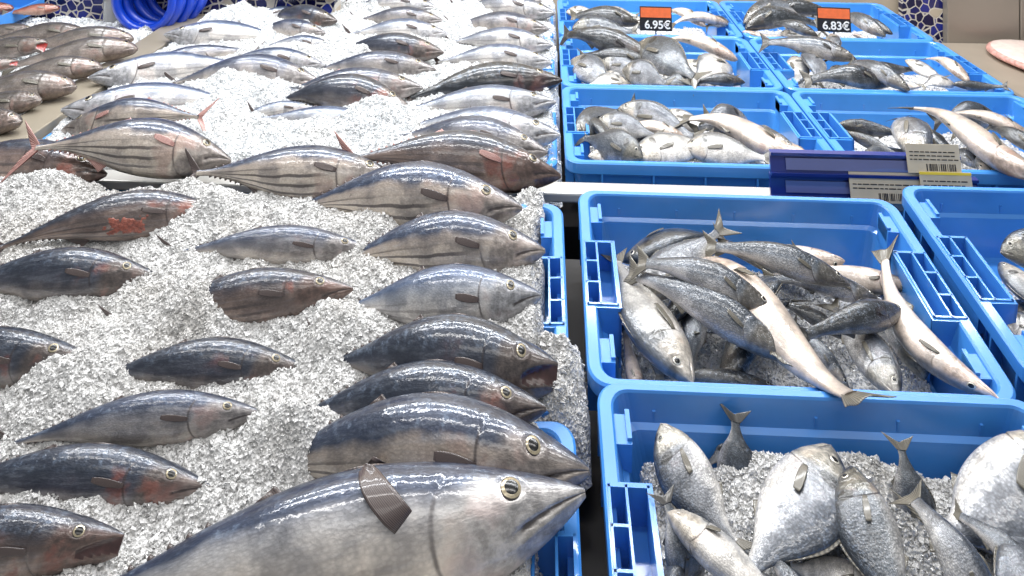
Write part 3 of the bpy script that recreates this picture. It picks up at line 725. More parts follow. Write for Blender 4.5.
# price tags
FONT = {'6': ['.##', '#..', '###', '#.#', '###'], '9': ['###', '#.#', '###', '..#', '##.'], '5': ['###', '#..', '##.', '..#', '##.'],
        '8': ['###', '#.#', '###', '#.#', '###'], '3': ['###', '..#', '.##', '..#', '###']}
def price_tag(px, py, text, label, yaw):
    p = P(px, py, 'back', .0); root = empty('price_tag', p, (R(-8), 0, yaw)); tag(root, label, 'price tag', 'orange and black price tags')
    w, h = .105, .078
    MB().box(-w / 2, w / 2, 0, .003, 0, h).obj('board', [M['black']], root, bevel=.001)
    MB().box(-w / 2 + .003, w / 2 - .003, -.001, 0, h * .55, h - .004).obj('orange_panel', [M['orange']], root)
    MB().tube([(0, .006, -.08), (0, .006, .01)], .003).obj('spike', [M['steel']], root)
    cu = bpy.data.curves.new('price', 'FONT'); cu.body = text; cu.size = .036; cu.align_x = 'RIGHT'; cu.extrude = .0006; cu.offset = .0007
    tmp = bpy.data.objects.new('tmp', cu); me = bpy.data.meshes.new_from_object(tmp); bpy.data.objects.remove(tmp)
    me.materials.clear(); me.materials.append(M['white'])
    t = bpy.data.objects.new('price_writing', me); C.objects.link(t); t.parent = root
    t.location = (w / 2 - .004, -.001, .008); t.rotation_euler = (R(90), 0, 0)
price_tag(656, 31, '6.95\u20ac', 'orange and black price tag reading 6.95 in the rearmost left crate', R(-2))
price_tag(834.5, 32, '6.83\u20ac', 'orange and black price tag reading 6.83 in the rearmost right crate', R(-5))

# blue hose coil hanging against the mosaic
hr = empty('hose_coil', (-1.345, 2.37, .935)); tag(hr, 'coil of bright blue hose hanging against the mosaic wall', 'hose')
for k, (rr, dx, dy, dz) in enumerate([(.096, 0, -.06, -.002), (.110, .001, -.045, 0), (.100, .012, -.026, .004), (.111, .020, -.008, -.004), (.103, .032, .010, .006), (.110, .042, .028, .0), (.102, .054, .046, .006)]):
    pts = [(dx + rr * math.cos(a), dy, dz + rr * math.sin(a)) for a in [2 * math.pi * i / 56 for i in range(56)]]
    MB().tube(pts, .0145, 12, closed=True).obj('hose_loop', [M['hose']], hr, smooth=True)
MB().tube([(.03, -.09, .125), (.03, .085, .13)], .008).obj('hook', [M['steel']], hr, smooth=True)
# clear bottle left of the hose
br = empty('bottle', (-1.50, 2.40, .82)); tag(br, 'clear plastic bottle with a white neck, left of the blue hose', 'bottle')
def lathe(prof, mat, name, parent, n=24):
    mb = MB(); vs = [(r * math.cos(2 * math.pi * j / n), r * math.sin(2 * math.pi * j / n), z) for r, z in prof for j in range(n)]
    fs = [(i * n + j, i * n + (j + 1) % n, (i + 1) * n + (j + 1) % n, (i + 1) * n + j) for i in range(len(prof) - 1) for j in range(n)]
    return mb.add(vs, fs).obj(name, [mat], parent, smooth=True)
lathe([(0, 0), (.036, 0), (.04, .01), (.04, .13), (.034, .155), (.018, .18), (.015, .2), (.0, .2)], M['clear'], 'bottle_body', br)
lathe([(0, .195), (.017, .195), (.017, .225), (.012, .23), (.012, .27), (0, .27)], M['white'], 'bottle_neck', br)

# far left background: steel tray with reddish fish, crumpled bag
tr = MB()
tr.box(-2.2, -1.78, 2.2, 2.43, .86, .866); tr.box(-2.2, -1.78, 2.2, 2.206, .866, .9); tr.box(-2.2, -1.78, 2.424, 2.43, .866, .9)
tr.box(-2.2, -2.194, 2.206, 2.424, .866, .9); tr.box(-1.786, -1.78, 2.206, 2.424, .866, .9)
o = tr.obj('fish_tray', [M['crate2']]); tag(o, 'small blue tray of reddish fish in the far left corner', 'tray')

# fillet on the right counter
def slab(name, pts, h, z, mats, label):
    n = len(pts); c = sum((Vector(p) for p in pts), Vector((0, 0))) / n
    rows_ = [(1, 0), (1.0, h * .55), (.95, h * .85), (.82, h), (.5, h * 1.08), (.2, h * 1.1)]
    vs = [(c.x + (p[0] - c.x) * s_, c.y + (p[1] - c.y) * s_, z + hh + .002 * math.sin(i * 2.1 + k)) for k, (s_, hh) in enumerate(rows_) for i, p in enumerate(pts)]
    mb = MB(); mb.add(vs, [(k * n + i, k * n + (i + 1) % n, (k + 1) * n + (i + 1) % n, (k + 1) * n + i) for k in range(len(rows_) - 1) for i in range(n)])
    mb.m = [1 if i < 2 * n else 0 for i in range(len(mb.f))]
    mb.f += [tuple((len(rows_) - 1) * n + i for i in range(n)), tuple(reversed(range(n)))]; mb.m += [0, 0]
    o = mb.obj(name, mats, smooth=True); sub = o.modifiers.new('s', 'SUBSURF'); sub.levels = 2; sub.render_levels = 2
    return tag(o, label, 'fillet')
slab('fish_fillet', [(1.60, 2.42), (1.56, 2.54), (1.58, 2.66), (1.68, 2.71), (1.85, 2.65), (2.0, 2.52), (2.05, 2.3), (1.95, 2.2), (1.8, 2.2), (1.67, 2.27)], .04, CZ, [M['flesh'], M['flesh_cut']], 'pale pink skinned fish fillet on the bare counter at right')

# ================================================================== lights: ceiling tubes and lamps over the stall
def area(name, loc, rot, sx, sy, power, col=(1, 1, 1)):
    l = bpy.data.lights.new(name, 'AREA'); l.shape = 'RECTANGLE'; l.size = sx; l.size_y = sy; l.energy = power; l.color = col
    o = bpy.data.objects.new(name, l); C.objects.link(o); o.location = loc; o.rotation_euler = rot; return o
area('ceiling_lamp', (-.3, .75, 3.0), (R(0), 0, 0), 3.4, .10, 30, (1, .98, .95))
area('ceiling_lamp', (-.2, 1.75, 2.75), (R(0), 0, 0), 3.6, .10, 60, (.97, .98, 1))
area('ceiling_lamp', (-.1, 2.45, 2.6), (R(0), 0, 0), 3.8, .12, 74, (.95, .98, 1))
area('ceiling_lamp', (.2, -.6, 3.1), (R(20), 0, 0), 3.0, .5, 16, (1, .97, .93))
w = bpy.data.worlds.new('world'); scn.world = w; w.use_nodes = True
w.node_tree.nodes['Background'].inputs[0].default_value = (.9, .95, 1, 1); w.node_tree.nodes['Background'].inputs[1].default_value = .36
scn.view_settings.view_transform = 'Standard'; scn.view_settings.look = 'None'; scn.view_settings.gamma = 1; scn.view_settings.use_curve_mapping = False
scn.view_settings.exposure = .0

# ================================================================== fish
ST = (0, .08, 0, 0, .1); DR = (0, .22, 0, 0, .15); OP = (0, .12, 0, .28, .1); DR2 = (.1, .38, .2, 0, .1)
CB = (.5, .1, 0, 0, .2); CL = (-.5, .1, 0, 0, .2); CS = (.2, .1, .6, 0, .2); CO = (.2, .1, 0, .5, .3)
g1 = 'tuna on the front bed of ice'
TAILS = []
def T(mat, h, t, roll, label, lift=(.03, .0), fat=1.0, var=ST, **k):
    if mat != 't_giant' and h[0] > 400: lift = (lift[0], lift[1] - .02); TAILS.append((t, 'low'))
    if h[0] < 400: fat *= .84
    return fish('tuna', mat, h, t, roll, label, g1, 'low', lift, fat, var, **k)
T('t_giant', (585, 491), (-35, 634), 46, 'largest tuna, silver cheek and upright fin, in the front centre', (.05, -.03), .84, (0, .03, 0, 0, .8), hi=True)
T('t_stripe', (589, 464), (205, 480), 40, 'tuna with a striped flank lying right behind the largest one', (.05, -.03), 1.02, DR, hi=True)
T('t_dark', (546, 404), (262, 424), 40, 'slim bluish tuna just above the striped-flank tuna, eye visible', (.04, -.015), .95, DR, hi=True)
T('t_dark', (558, 365), (300, 366), 40, 'dark tuna with its lower jaw hanging open, snout pointing at the crate gap', (.04, -.0), 1.22, OP, hi=True)
T('t_silver', (541, 294), (318, 312), 42, 'plump silver-headed tuna beside the crate handle slots, third from the rear', (.035, -.0), 1.15, ST)
T('t_stripe', (545, 247), (312, 268), 42, 'silver-faced tuna second from the rear in the right-hand row, blunt dark nose', (.035, -.01), 1.12, DR)
T('t_stripe', (522, 204), (268, 212), 40, 'rearmost tuna of the front bed, bold belly stripes, nose over the crate rim', (.04, -.015), 1.05, DR)
T('t_blue', (372, 248), (150, 256), 40, 'slim blue-grey tuna alone between the two rows, centre rear of the front bed', (-.002, .002), .85, DR)
T('t_brown', (353, 286), (92, 336), 42, 'dark reddish-faced tuna in the middle of the bed, mouth line clear, tail in ice', (.03, -.01), 1.0, DR)
T('t_brown', (232, 212), (-30, 258), 44, 'tuna with a torn reddish belly at the left rear of the front bed', (.0, .0), 1.0, DR2, wound=(.36, .56, .55, .8))
T('t_dark', (158, 274), (-88, 296), 42, 'dark tuna cut off by the left edge, below the torn-bellied one', (.012, .0), 1.05, DR)
T('t_dark', (89, 356), (-170, 364), 40, 'tuna head with open round eye and closed mouth at the left edge, mid height', (.03, .0), .98, ST)
T('t_dark', (306, 366), (62, 384), 42, 'dark tuna with its snout buried, between the left-edge head and the open-jawed tuna', (-.002, -.0), 1.0, DR)
T('t_blue', (262, 410), (-22, 452), 40, 'slender blue-grey tuna with its round eye just above the ice', (.016, .008), .85, DR)
T('t_dark', (212, 484), (-110, 492), 40, 'dark-backed tuna at lower left with a pointed nose and covered flank', (.0, -.0), .85, DR)
T('t_brown', (124, 536), (-210, 566), 36, 'gaping tuna head in the bottom left corner', (.03, .0), .9, OP, hi=True)

g2 = 'tuna on the back bed of ice'
def U(mat, h, t, roll, label, lift=(.025, .0), fat=1.0, var=ST, **k):
    if lift[1] < .02: lift = (lift[0], lift[1] - .015); TAILS.append((t, 'back'))
    return fish('tuna', mat, h, t, roll, label, g2, 'back', lift, fat, var, **k)
U('t_brown', (561, 173), (326, 160), 38, 'big brown-headed tuna with a raised tail at the front right of the back bed', (.03, .055), 1.0, DR, fin='fin_pink')
U('t_blue', (548, 150), (380, 138), 38, 'tuna mostly hidden behind the brown-headed one', (.03, .0), 1.0, DR)
U('t_silver', (560, 134), (388, 126), 42, 'pale tuna with a round face next to the crates, above the brown-headed tuna', (.03, .0), 1.05, ST)
U('t_silver', (556, 101), (385, 112), 40, 'silver striped tuna lying right under the black-backed one', (.03, .0), .95, ST)
U('t_black', (562, 78), (392, 102), 40, 'nearly black tuna, the darkest fish of the back bed', (.045, .0), 1.0, DR)
U('t_silver', (553, 61), (425, 64), 40, 'tuna directly behind the nearly black one', (.03, .0), .95, DR)
U('t_silver', (553, 44), (438, 44), 40, 'second tuna behind the nearly black one, beside the crates', (.03, .0), .95, DR)
U('t_blue', (549, 28), (440, 27), 40, 'third tuna behind the nearly black one, beside the crates', (.03, .0), .95, DR)
U('t_silver', (556, 12), (445, 10), 40, 'rearmost tuna beside the crates that still shows its head', (.03, .0), .95, DR)
U('t_blue', (542, 0), (432, -2), 40, 'tuna at the top edge beside the crates', (.03, .0), .9, DR)
U('t_dark', (444, 51), (322, 52), 40, 'dark-backed tuna in the middle row, upper of the two left of the black one', (.03, .0), .95, DR)
U('t_blue', (436, 68), (300, 72), 40, 'tuna in the middle row just below the dark-backed one, level with the black one', (.02, .0), .9, DR)
U('t_blue', (423, 86), (258, 98), 40, 'tuna with a pinkish fin stub, centre of the back bed', (.02, .0), .95, DR, fin='fin_pink')
U('t_dark', (412, 106), (262, 106), 42, 'tuna with a brown-blotched gill, left of the nearly black one', (.01, .0), 1.1, DR2)
U('t_silver', (392, 128), (240, 118), 40, 'pale tuna half sunk in the ice mound, behind the raised tail', (-.01, .01), .9, ST)
U('t_stripe', (398, 176), (172, 174), 44, 'beige-bellied tuna with a dark blood-red tail, left of the raised tail', (.03, .03), 1.02, ST)
U('t_stripe', (232, 158), (10, 150), 44, 'boldly striped tuna at left whose tail stands over the divider strip', (.03, .07), 1.12, DR, fin='fin_pink')
U('t_brown', (108, 172), (-110, 172), 50, 'dull brown tuna under the boldly striped one, at the left edge', (.01, .01), .95, DR)
U('t_silver', (61, 109), (262, 100), -40, 'left-facing tuna with a dark nose beside the divider strip', (.03, .0), 1.0, ST)
U('t_stripe', (62, 128), (216, 118), -40, 'left-facing tuna with a dark red tail, behind the boldly striped one', (-.0, .035), 1.05, DR, fin='fin_pink')
U('t_silver', (88, 77), (262, 62), -40, 'left-facing silver tuna, second nose along the divider strip', (.03, .0), .95, ST)
U('t_silver', (164, 34), (300, 38), -40, 'left-facing silver tuna nearest the blue hose', (.03, .0), 1.0, ST)
U('t_blue', (140, 66), (268, 50), -40, 'tuna showing only its back between the two left-facing silver ones', (-.005, .0), .8, DR)
U('t_blue', (322, 80), (156, 88), 40, 'long arched tuna left of centre in the back bed', (.01, .0), .95, DR2)
U('t_silver', (325, 64), (200, 66), 40, 'arched pale tuna behind the long arched one', (.01, .0), .9, DR)
U('t_dark', (320, 96), (232, 104), 40, 'short dark back breaking the ice left of centre', (-.005, .0), .95, DR)
U('t_silver', (318, 108), (222, 122), 40, 'pale flank under the short dark back left of centre', (.0, .0), .9, DR)
U('t_dark', (338, 20), (250, 20), 40, 'dark tuna near the top left of centre, right of the white ice heap', (.03, .0), 1.0, DR)
U('t_blue', (326, 32), (240, 34), 40, 'tuna below the dark one near the top left of centre', (.02, .0), 1.0, DR)
U('t_silver', (336, 46), (250, 50), 40, 'tuna two places below the dark one near the top left of centre', (.02, .0), .9, DR)
U('t_silver', (448, 33), (338, 36), 40, 'silver tuna in the middle row, upper part of the back bed', (.02, .0), .95, DR)
U('t_blue', (444, 20), (346, 22), 40, 'blue tuna in the middle row near the top', (.02, .0), .95, DR)
U('t_silver', (438, 7), (340, 8), 40, 'silver tuna in the middle row at the top', (.02, .0), .95, DR)
U('t_blue', (440, -4), (342, -3), 40, 'blue tuna touching the top edge in the middle row', (.02, .0), .95, DR)
U('t_dark', (336, 8), (236, 7), 40, 'dark tuna under the beige ledge of the mosaic wall', (.02, .0), .95, DR)
U('t_silver', (250, 18), (330, 14), -40, 'left-facing pale tuna near the ledge of the mosaic wall', (.02, .0), .9, DR)
U('t_silver', (206, 22), (302, 26), -40, 'left-facing tuna beside the snowy heap near the hose', (.02, .0), .95, DR)

g3 = 'grey fish at far left'
def G(h, t, roll, label, lift=(.03, .01), fat=1.0, var=ST, mat='g_grey', **k): return fish('market', mat, h, t, roll, label, g3, 'back', lift, fat, var, **k)
G((138, 48), (0, 68), 50, 'grey fish nearest the blue hose, head on the divider strip', (.04, .02), .95, DR)
G((134, 38), (10, 50), 45, 'grey fish behind the one nearest the blue hose', (.03, .02), .9, DR)
G((90, 34), (-20, 42), 45, 'rearmost grey fish under the mosaic wall', (.03, .02), .9, DR)
G((103, 67), (-20, 84), 52, 'grey fish second from the hose, whitish snout', (.035, .02), 1.0, DR)
G((77, 86), (-70, 104), 52, 'grey fish with a pink mouth, third along the divider strip', (.035, .02), 1.05, DR)
G((48, 44), (-60, 60), 40, 'grey fish with a wide open red mouth', (.05, .02), .9, (0, .1, 0, .7, .1))
G((18, 62), (-70, 84), 45, 'grey fish with a small red mouth at the left edge', (.045, .02), .9, CO)
G((42, 100), (-70, 118), 50, 'grey fish at the left edge just below the pink-mouthed one', (.03, .0), 1.05, ST)
G((22, 122), (-90, 130), 50, 'lowest grey fish at the left edge, above the striped tuna tail', (.03, .0), 1.0, ST)
G((14, 8), (-60, 14), 50, 'reddish fish on the small tray, upper left', (.05, .05), 1.0, ST, 'g_red')
G((60, 8), (0, 14), 50, 'reddish fish on the small tray, next to the mosaic', (.05, .05), 1.0, ST, 'g_red')
G((34, 30), (-40, 34), 50, 'dark grey fish behind the open red mouth', (.03, .03), .9, ST)

# ---- crate fish.  h = snout pixel, t = tail-tip pixel
def crf(group, tier):
    def f(kind, mat, h, t, roll, label, lift=-.05, fat=1.0, var=CB, **k): 
        if tier == 'back' and abs(h[0] - t[0]) > 1.2 * abs(h[1] - t[1]):
            tau = {'s_white': 98, 'b_white': 66}.get(mat, 46) + rnd.uniform(-8, 8); roll = tau if h[0] > t[0] else -tau
        if 'wfat' not in k: k['wfat'] = fat * 1.12
        return fish(kind, mat, h, t, roll, label, group, tier, lift, fat * (1.12 if 'behind the front' in group else 1.25), var, **k)
    return f
Cc = crf('sea bream in the front crate', 'low')
Cc('bream', 'b_grey', (660, 424), (745, 560), 104, 'sea bream at the left of the front crate, head up against the ice', (.0, -.03), 1.1, ST, wfat=1.0)
Cc('bass', 'b_white', (668, 512), (815, 640), -118, 'belly-up pale fish lying across the left bream in the front crate', (.02, .0), 1.45, ST, wfat=1.5)
Cc('bream', 'b_grey', (832, 446), (735, 590), -82, 'broad round sea bream in the centre of the front crate', (-.005, -.02), 1.05, ST, wfat=.9)
Cc('bream', 'b_dark', (850, 466), (915, 645), 104, 'dark-backed sea bream with a black ear spot, right of the broad round one', (.01, .0), 1.05, ST, hi=True)
Cc('bass', 'b_grey', (1010, 650), (905, 490), 66, 'tail-up slim fish squeezed between two bream in the front crate', (-.0, .02), 1.5, CB)
Cc('bream', 'b_grey', (1062, 440), (928, 535), -95, 'large sea bream at the right of the front crate, tail pointing down left', (.005, .0), 1.12, CB, hi=True)
Cc('bream', 'b_dark', (912, 540), (898, 436), 80, 'buried sea bream showing a raised forked tail above the ice', (-.08, .01), 1.15, CB)
Cc('bream', 'b_dark', (735, 500), (735, 408), 80, 'buried fish showing a dark tail fin against the back wall of the front crate', (-.1, .0), 1.3, CB, fin='fin_dark')
Cc('bream', 'b_dark', (690, 600), (662, 490), 80, 'fish with a ragged dark tail at the left wall of the front crate', (-.05, .02), 1.2, CB, fin='fin_dark')
Cc('bream', 'b_white', (880, 585), (780, 560), -110, 'pale belly showing at the bottom edge below the broad round bream', (-.03, -.03), 1.0, CB)
Cc('bream', 'b_dark', (800, 500), (880, 575), 60, 'sea bream wedged deep between the round and the dark-backed bream', (-.05, -.04), .8, CB)
Cc('bass', 's_grey', (1060, 600), (950, 510), 60, 'slim dark-backed fish under the large right-hand bream', (-.01, -.02), 1.15, CB)
Cc('bream', 'b_white', (1075, 520), (970, 545), -100, 'pale fish under the tail of the large right-hand bream', (-.03, -.03), .95, CB)
Cc('bream', 'b_grey', (1060, 560), (985, 640), 80, 'sea bream in the bottom right corner', (-.02, -.02), 1.0, CB)
Cc('bass', 's_grey', (830, 640), (760, 545), 60, 'slim fish at the bottom edge right of the belly-up one', (-.02, -.03), 1.1, CB)
Cc('bass', 's_grey', (655, 620), (700, 545), 60, 'slim fish at the bottom edge left of the belly-up one', (-.03, -.03), 1.1, CB)
Cc('bream', 'b_grey', (760, 430), (700, 470), 60, 'grey flank sunk in the ice near the dark tail fin', (-.055, -.07), .7, CB)

Bc = crf('fish in the crate behind the front bream crate', 'low')
Bc('bass', 's_white', (992, 402), (880, 244), -120, 'long pale belly-up fish leaning on the right wall, thin tail up', (-.005, .0), .95, (0, .7, 0, 0, .2))
Bc('bass', 's_white', (700, 262), (874, 402), -100, 'pinkish white fish running diagonally with its forked tail over the front rim', (-.03, .06), 1.15, CS)
Bc('bream', 'b_white', (692, 384), (610, 250), -72, 'silver-white bream in the lower left of the crate, eye towards the front rim', (-.02, -.03), .95, ST, hi=True)
Bc('bass', 's_grey', (795, 362), (622, 272), 60, 'dark-backed bass across the middle, lower of the parallel pair', (-.01, -.01), 1.0, CB, hi=True)
Bc('bass', 's_grey', (775, 312), (632, 262), 62, 'bass of the parallel pair lying higher up, white tail', (.01, .015), 1.15, CB, hi=True)
Bc('bream', 'b_grey', (640, 300), (728, 222), -70, 'fish pointing down left with a forked tail standing up', (-.03, .02), .85, CB, fin='fin_bream')
Bc('bream', 'b_dark', (622, 262), (728, 240), 60, 'fish with a reddish gill at the upper left of the crate', (-.05, -.04), .9, CB)
Bc('bass', 's_white', (845, 262), (712, 240), -120, 'pale belly at the back wall, left of the pair', (-.04, -.04), 1.2, CB)
Bc('bass', 's_grey', (850, 284), (700, 246), 55, 'speckled blue-grey bass behind the middle of the crate', (-.01, -.01), 1.0, CB)
Bc('bass', 's_white', (912, 286), (790, 254), -120, 'pale belly with a red mark at the back right, under the thin upright tail', (-.03, -.03), 1.1, CB)
Bc('bass', 's_dark', (905, 310), (790, 340), 50, 'steel-blue bass with a dark forked tail in the right half', (-.02, -.01), 1.0, CB, fin='fin_dark')
Bc('bream', 'b_grey', (898, 398), (828, 300), 70, 'round-headed fish facing the front rim beside the pinkish diagonal one', (-.015, -.05), .8, ST)
Bc('bream', 'b_dark', (730, 330), (800, 270), 60, 'dark fish deep under the parallel pair', (-.075, -.07), .8, CB)
Bc('bass', 's_dark', (778, 388), (650, 376), 55, 'black and white fish end lying on the front rim ice', (-.055, -.06), .7, CB)
Bc('bream', 'b_grey', (770, 300), (690, 330), -60, 'grey flank between the bass pair and the pinkish diagonal fish', (-.06, -.06), .8, CB)
Bc('bass', 's_dark', (850, 340), (770, 300), 60, 'dark back deep in the right half, below the steel-blue bass', (-.07, -.06), 1.0, CB)
Bc('bass', 's_white', (640, 398), (622, 320), -110, 'pinkish fish along the left wall under the silver-white bream', (-.05, -.05), 1.0, CB)
Bc('bass', 's_grey', (880, 300), (760, 280), 60, 'grey fish under the speckled blue-grey bass', (-.055, -.055), 1.0, CB)
Bc('bream', 'b_dark', (700, 300), (690, 380), 80, 'dark flank below the lower bass of the pair', (-.08, -.08), .8, CB)

Bc('bass', 's_dark', (720, 392), (800, 300), 60, 'dark fish low in the middle, under the lower bass of the pair', (-.075, -.07), 1.2, CB)
Bc('bass', 's_grey', (850, 392), (790, 320), 60, 'grey fish low beside the round-headed one', (-.07, -.07), 1.1, CB)
Bc('bream', 'b_dark', (925, 380), (880, 290), 60, 'dark fish under the long pale one at the right wall', (-.07, -.07), 1.0, CB)
Bc('bass', 's_dark', (660, 330), (740, 270), 60, 'dark fish wedged beneath the bass pair at the left', (-.06, -.06), 1.0, CB)
Dc = crf('fish in the crate at the right edge', 'low')
Dc('bream', 'b_dark', (1000, 252), (1120, 262), -60, 'dark reddish fish head at the right edge', (-.03, -.03), .9, ST)
Dc('bream', 'b_white', (1000, 262), (1090, 345), 75, 'upper pale bream at the right edge', (-.03, -.03), 1.0, ST)
Dc('bream', 'b_white', (990, 318), (1110, 370), -80, 'lower pale bream at the right edge', (-.03, -.03), .9, ST)
Dc('bream', 'b_dark', (1010, 300), (1130, 400), -80, 'dark fish between and under the two pale bream at the right edge', (-.06, -.06), .9, ST)

A3 = crf('fish in the blue crate behind the price rail', 'back')
A3('bream', 'b_dark', (575, 140), (640, 105), -60, 'black fish curled against the left wall', (-.02, .0), .9, CB, fin='fin_dark')
A3('bass', 's_dark', (582, 118), (616, 168), 60, 'black fish standing along the left wall', (-.03, -.05), 1.2, CB, fin='fin_dark')
A3('bream', 'b_grey', (618, 108), (702, 140), 65, 'silver fish at the back, tail towards the middle', (.0, -.01), .85, CB)
A3('bream', 'b_grey', (596, 121), (662, 138), 70, 'small plump bream above the lower left one', (-.005, -.01), .9, ST)
A3('bream', 'b_dark', (643, 158), (578, 136), -72, 'large bream in the lower left, yellowish face to the front', (.005, -.01), .95, ST)
A3('bream', 'b_white', (664, 112), (716, 130), 60, 'bream with a bright back in the middle at the back', (-.01, -.02), 1.0, CB)
A3('bass', 's_grey', (796, 150), (698, 116), 60, 'speckled silver bass at the right, snout near the wall block', (.0, .0), 1.15, CL)
A3('bass', 's_white', (812, 158), (676, 122), -115, 'long beige fish running from the middle to the price rail', (-.01, -.01), 1.2, CS)
A3('bream', 'b_white', (634, 157), (722, 144), -80, 'pale bream lying at the front, middle left', (.0, -.01), .85, ST)
A3('bream', 'b_white', (684, 148), (775, 160), 75, 'pale bream lying at the front beside the price rail', (.0, -.01), .95, ST)
A3('bass', 's_dark', (618, 128), (700, 150), 60, 'dark back under the small plump bream', (-.02, -.02), 1.0, CB)
A3('bass', 's_dark', (660, 150), (740, 140), 50, 'dark fish in the middle of the pile', (-.03, -.02), 1.0, CB)
A3('bream', 'b_white', (588, 156), (640, 160), 60, 'white flank in the front left corner', (-.02, -.03), .9, CB)
A3('bream', 'b_dark', (720, 130), (780, 160), 60, 'dark fish under the speckled bass', (-.045, -.045), .9, CB)

A3r = crf('fish in the blue crate behind the paper labels', 'back')
A3r('bass', 's_white', (1040, 176), (902, 109), -70, 'long white fish lying diagonally on top, tail at the back left', (.03, .02), 1.15, CS)
A3r('bass', 's_dark', (838, 124), (912, 134), -55, 'dark bass pointing left at the left wall', (-.01, -.01), 1.1, CB)
A3r('bass', 's_dark', (846, 132), (905, 158), -50, 'second dark bass pointing left, under the first', (-.02, -.03), 1.0, CB)
A3r('bream', 'b_grey', (918, 158), (900, 118), 70, 'grey fish upright behind the paper labels', (-.0, -.01), .9, CB)
A3r('bass', 's_white', (1040, 142), (938, 116), -110, 'long pale fish behind the diagonal one', (.0, .0), 1.1, CB)
A3r('bass', 's_dark', (1046, 156), (985, 128), 55, 'dark bass at the right edge behind the diagonal fish', (.005, .0), 1.2, CB)
A3r('bass', 's_grey', (960, 165), (905, 125), 60, 'grey bass under the diagonal fish', (-.03, -.03), 1.1, CB)
A3r('bream', 'b_white', (980, 172), (1020, 158), 60, 'small white flank at the front right', (-.01, -.01), 1.0, CB)
A3r('bream', 'b_white', (905, 140), (950, 160), 60, 'pale fish with a blue tint left of the diagonal one', (-.03, -.03), .9, CB)
A3r('bream', 'b_dark', (1000, 120), (930, 122), 60, 'dark fish at the back wall with a small black fin', (-.02, -.02), .9, CB, fin='fin_dark')

A3('bream', 'b_grey', (600, 150), (660, 158), 50, 'grey flank low between the lower left bream and the middle', (-.03, -.03), 1.0, CB)
A3('bass', 's_white', (690, 140), (610, 135), 50, 'pale flank low in the middle of the pile', (-.03, -.03), 1.1, CB)
A3('bream', 'b_grey', (748, 120), (690, 132), 50, 'grey fish against the back wall, right of the middle', (-.03, -.03), 1.0, CB)
A2 = crf('fish in the left blue crate of the middle back row', 'back')
A2('bass', 's_dark', (652, 56), (560, 37), 45, 'black fish with a long thin tail over the left rim', (.005, .015), 1.2, (.5, .1, .6, 0, .2), fin='fin_dark')
A2('bass', 's_dark', (656, 66), (575, 58), 50, 'dark fish under the black one', (-.02, -.02), 1.1, CB)
A2('bream', 'b_grey', (571, 60), (616, 90), 70, 'bream at the left wall facing the upper left', (.0, -.01), .95, ST)
A2('bream', 'b_grey', (622, 70), (672, 86), 70, 'plump round bream in the middle', (.005, .0), 1.2, ST)
A2('bream', 'b_dark', (637, 44), (702, 82), 65, 'dark-scaled bream lying over the middle, head to the back', (.02, .015), .9, ST)
A2('bass', 's_white', (738, 60), (655, 44), -115, 'long pale fish at the back', (-.01, -.01), 1.15, CB)
A2('bream', 'b_white', (730, 66), (688, 88), -80, 'white bream at the right of the middle', (-.01, -.01), 1.0, CB)
A2('bream', 'b_white', (680, 62), (735, 80), -80, 'pale bream lying right of the dark-scaled one', (-.02, -.02), .9, CB)
A2('bass', 's_dark', (745, 82), (690, 84), 50, 'small dark fish in the front right corner', (.0, -.01), 1.1, CB)
A2('bream', 'b_white', (605, 72), (628, 88), 60, 'pale flank between the two plump bream', (-.01, -.02), 1.0, CB)
A2('bream', 'b_white', (630, 84), (580, 90), 60, 'white belly along the front rim', (-.02, -.02), .9, CB)

A3r('bass', 's_grey', (862, 158), (925, 150), 50, 'grey flank low behind the upper price rail', (-.035, -.035), 1.3, CB)
A3r('bass', 's_grey', (1010, 150), (950, 134), 50, 'grey bass filling the space under the long pale fish', (-.03, -.03), 1.3, CB)
A3r('bream', 'b_grey', (985, 168), (945, 150), 50, 'grey flank low at the front, between the labels and the diagonal fish', (-.03, -.03), 1.0, CB)
A2r = crf('fish in the right blue crate of the middle back row', 'back')
A2r('bass', 's_grey', (857, 59), (758, 42), 50, 'long grey bass on top at the left, dark tail up', (.02, .03), 1.05, (.1, .2, 0, 0, .2), fin='fin_dark')
A2r('bream', 'b_grey', (832, 34), (828, 62), -70, 'upright bream head rising behind the long grey bass', (.04, .0), .9, ST)
A2r('bream', 'b_white', (794, 56), (786, 88), -70, 'pale upright bream in the left corner', (.0, -.02), .9, CB)
A2r('bream', 'b_grey', (812, 56), (818, 88), 70, 'grey upright bream next to the pale one', (.005, -.02), 1.0, CB)
A2r('bass', 's_dark', (892, 84), (800, 82), 50, 'dark speckled fish along the front rim', (-.005, -.01), 1.2, CB)
A2r('bass', 's_grey', (910, 90), (848, 62), 55, 'bass sloping down towards the middle of the front rim', (.01, .01), 1.15, CB)
A2r('bass', 's_dark', (868, 66), (922, 68), -50, 'dark bass at the back, right of the middle', (-.005, -.005), 1.2, CB)
A2r('bream', 'b_white', (905, 60), (948, 78), 65, 'white flat fish right of the middle', (.01, .0), .95, CB)
A2r('bass', 's_white', (970, 82), (922, 60), -110, 'pale pinkish fish near the right wall', (.005, .0), 1.2, CB)
A2r('bass', 's_white', (884, 80), (930, 82), -110, 'pink belly along the front rim', (-.0, -.0), 1.2, CB)
A2r('bass', 's_dark', (952, 84), (1010, 86), 60, 'fish at the front right whose thin tail sticks out over the steel edge', (.0, .012), .9, CB, fin='fin_dark')
A2r('bream', 'b_white', (830, 68), (870, 74), 60, 'white flank under the long grey bass', (-.015, -.02), 1.0, CB)
A2r('bream', 'b_white', (955, 84), (920, 88), 60, 'white flank in the front right part of the pile', (-.01, -.01), 1.0, CB)

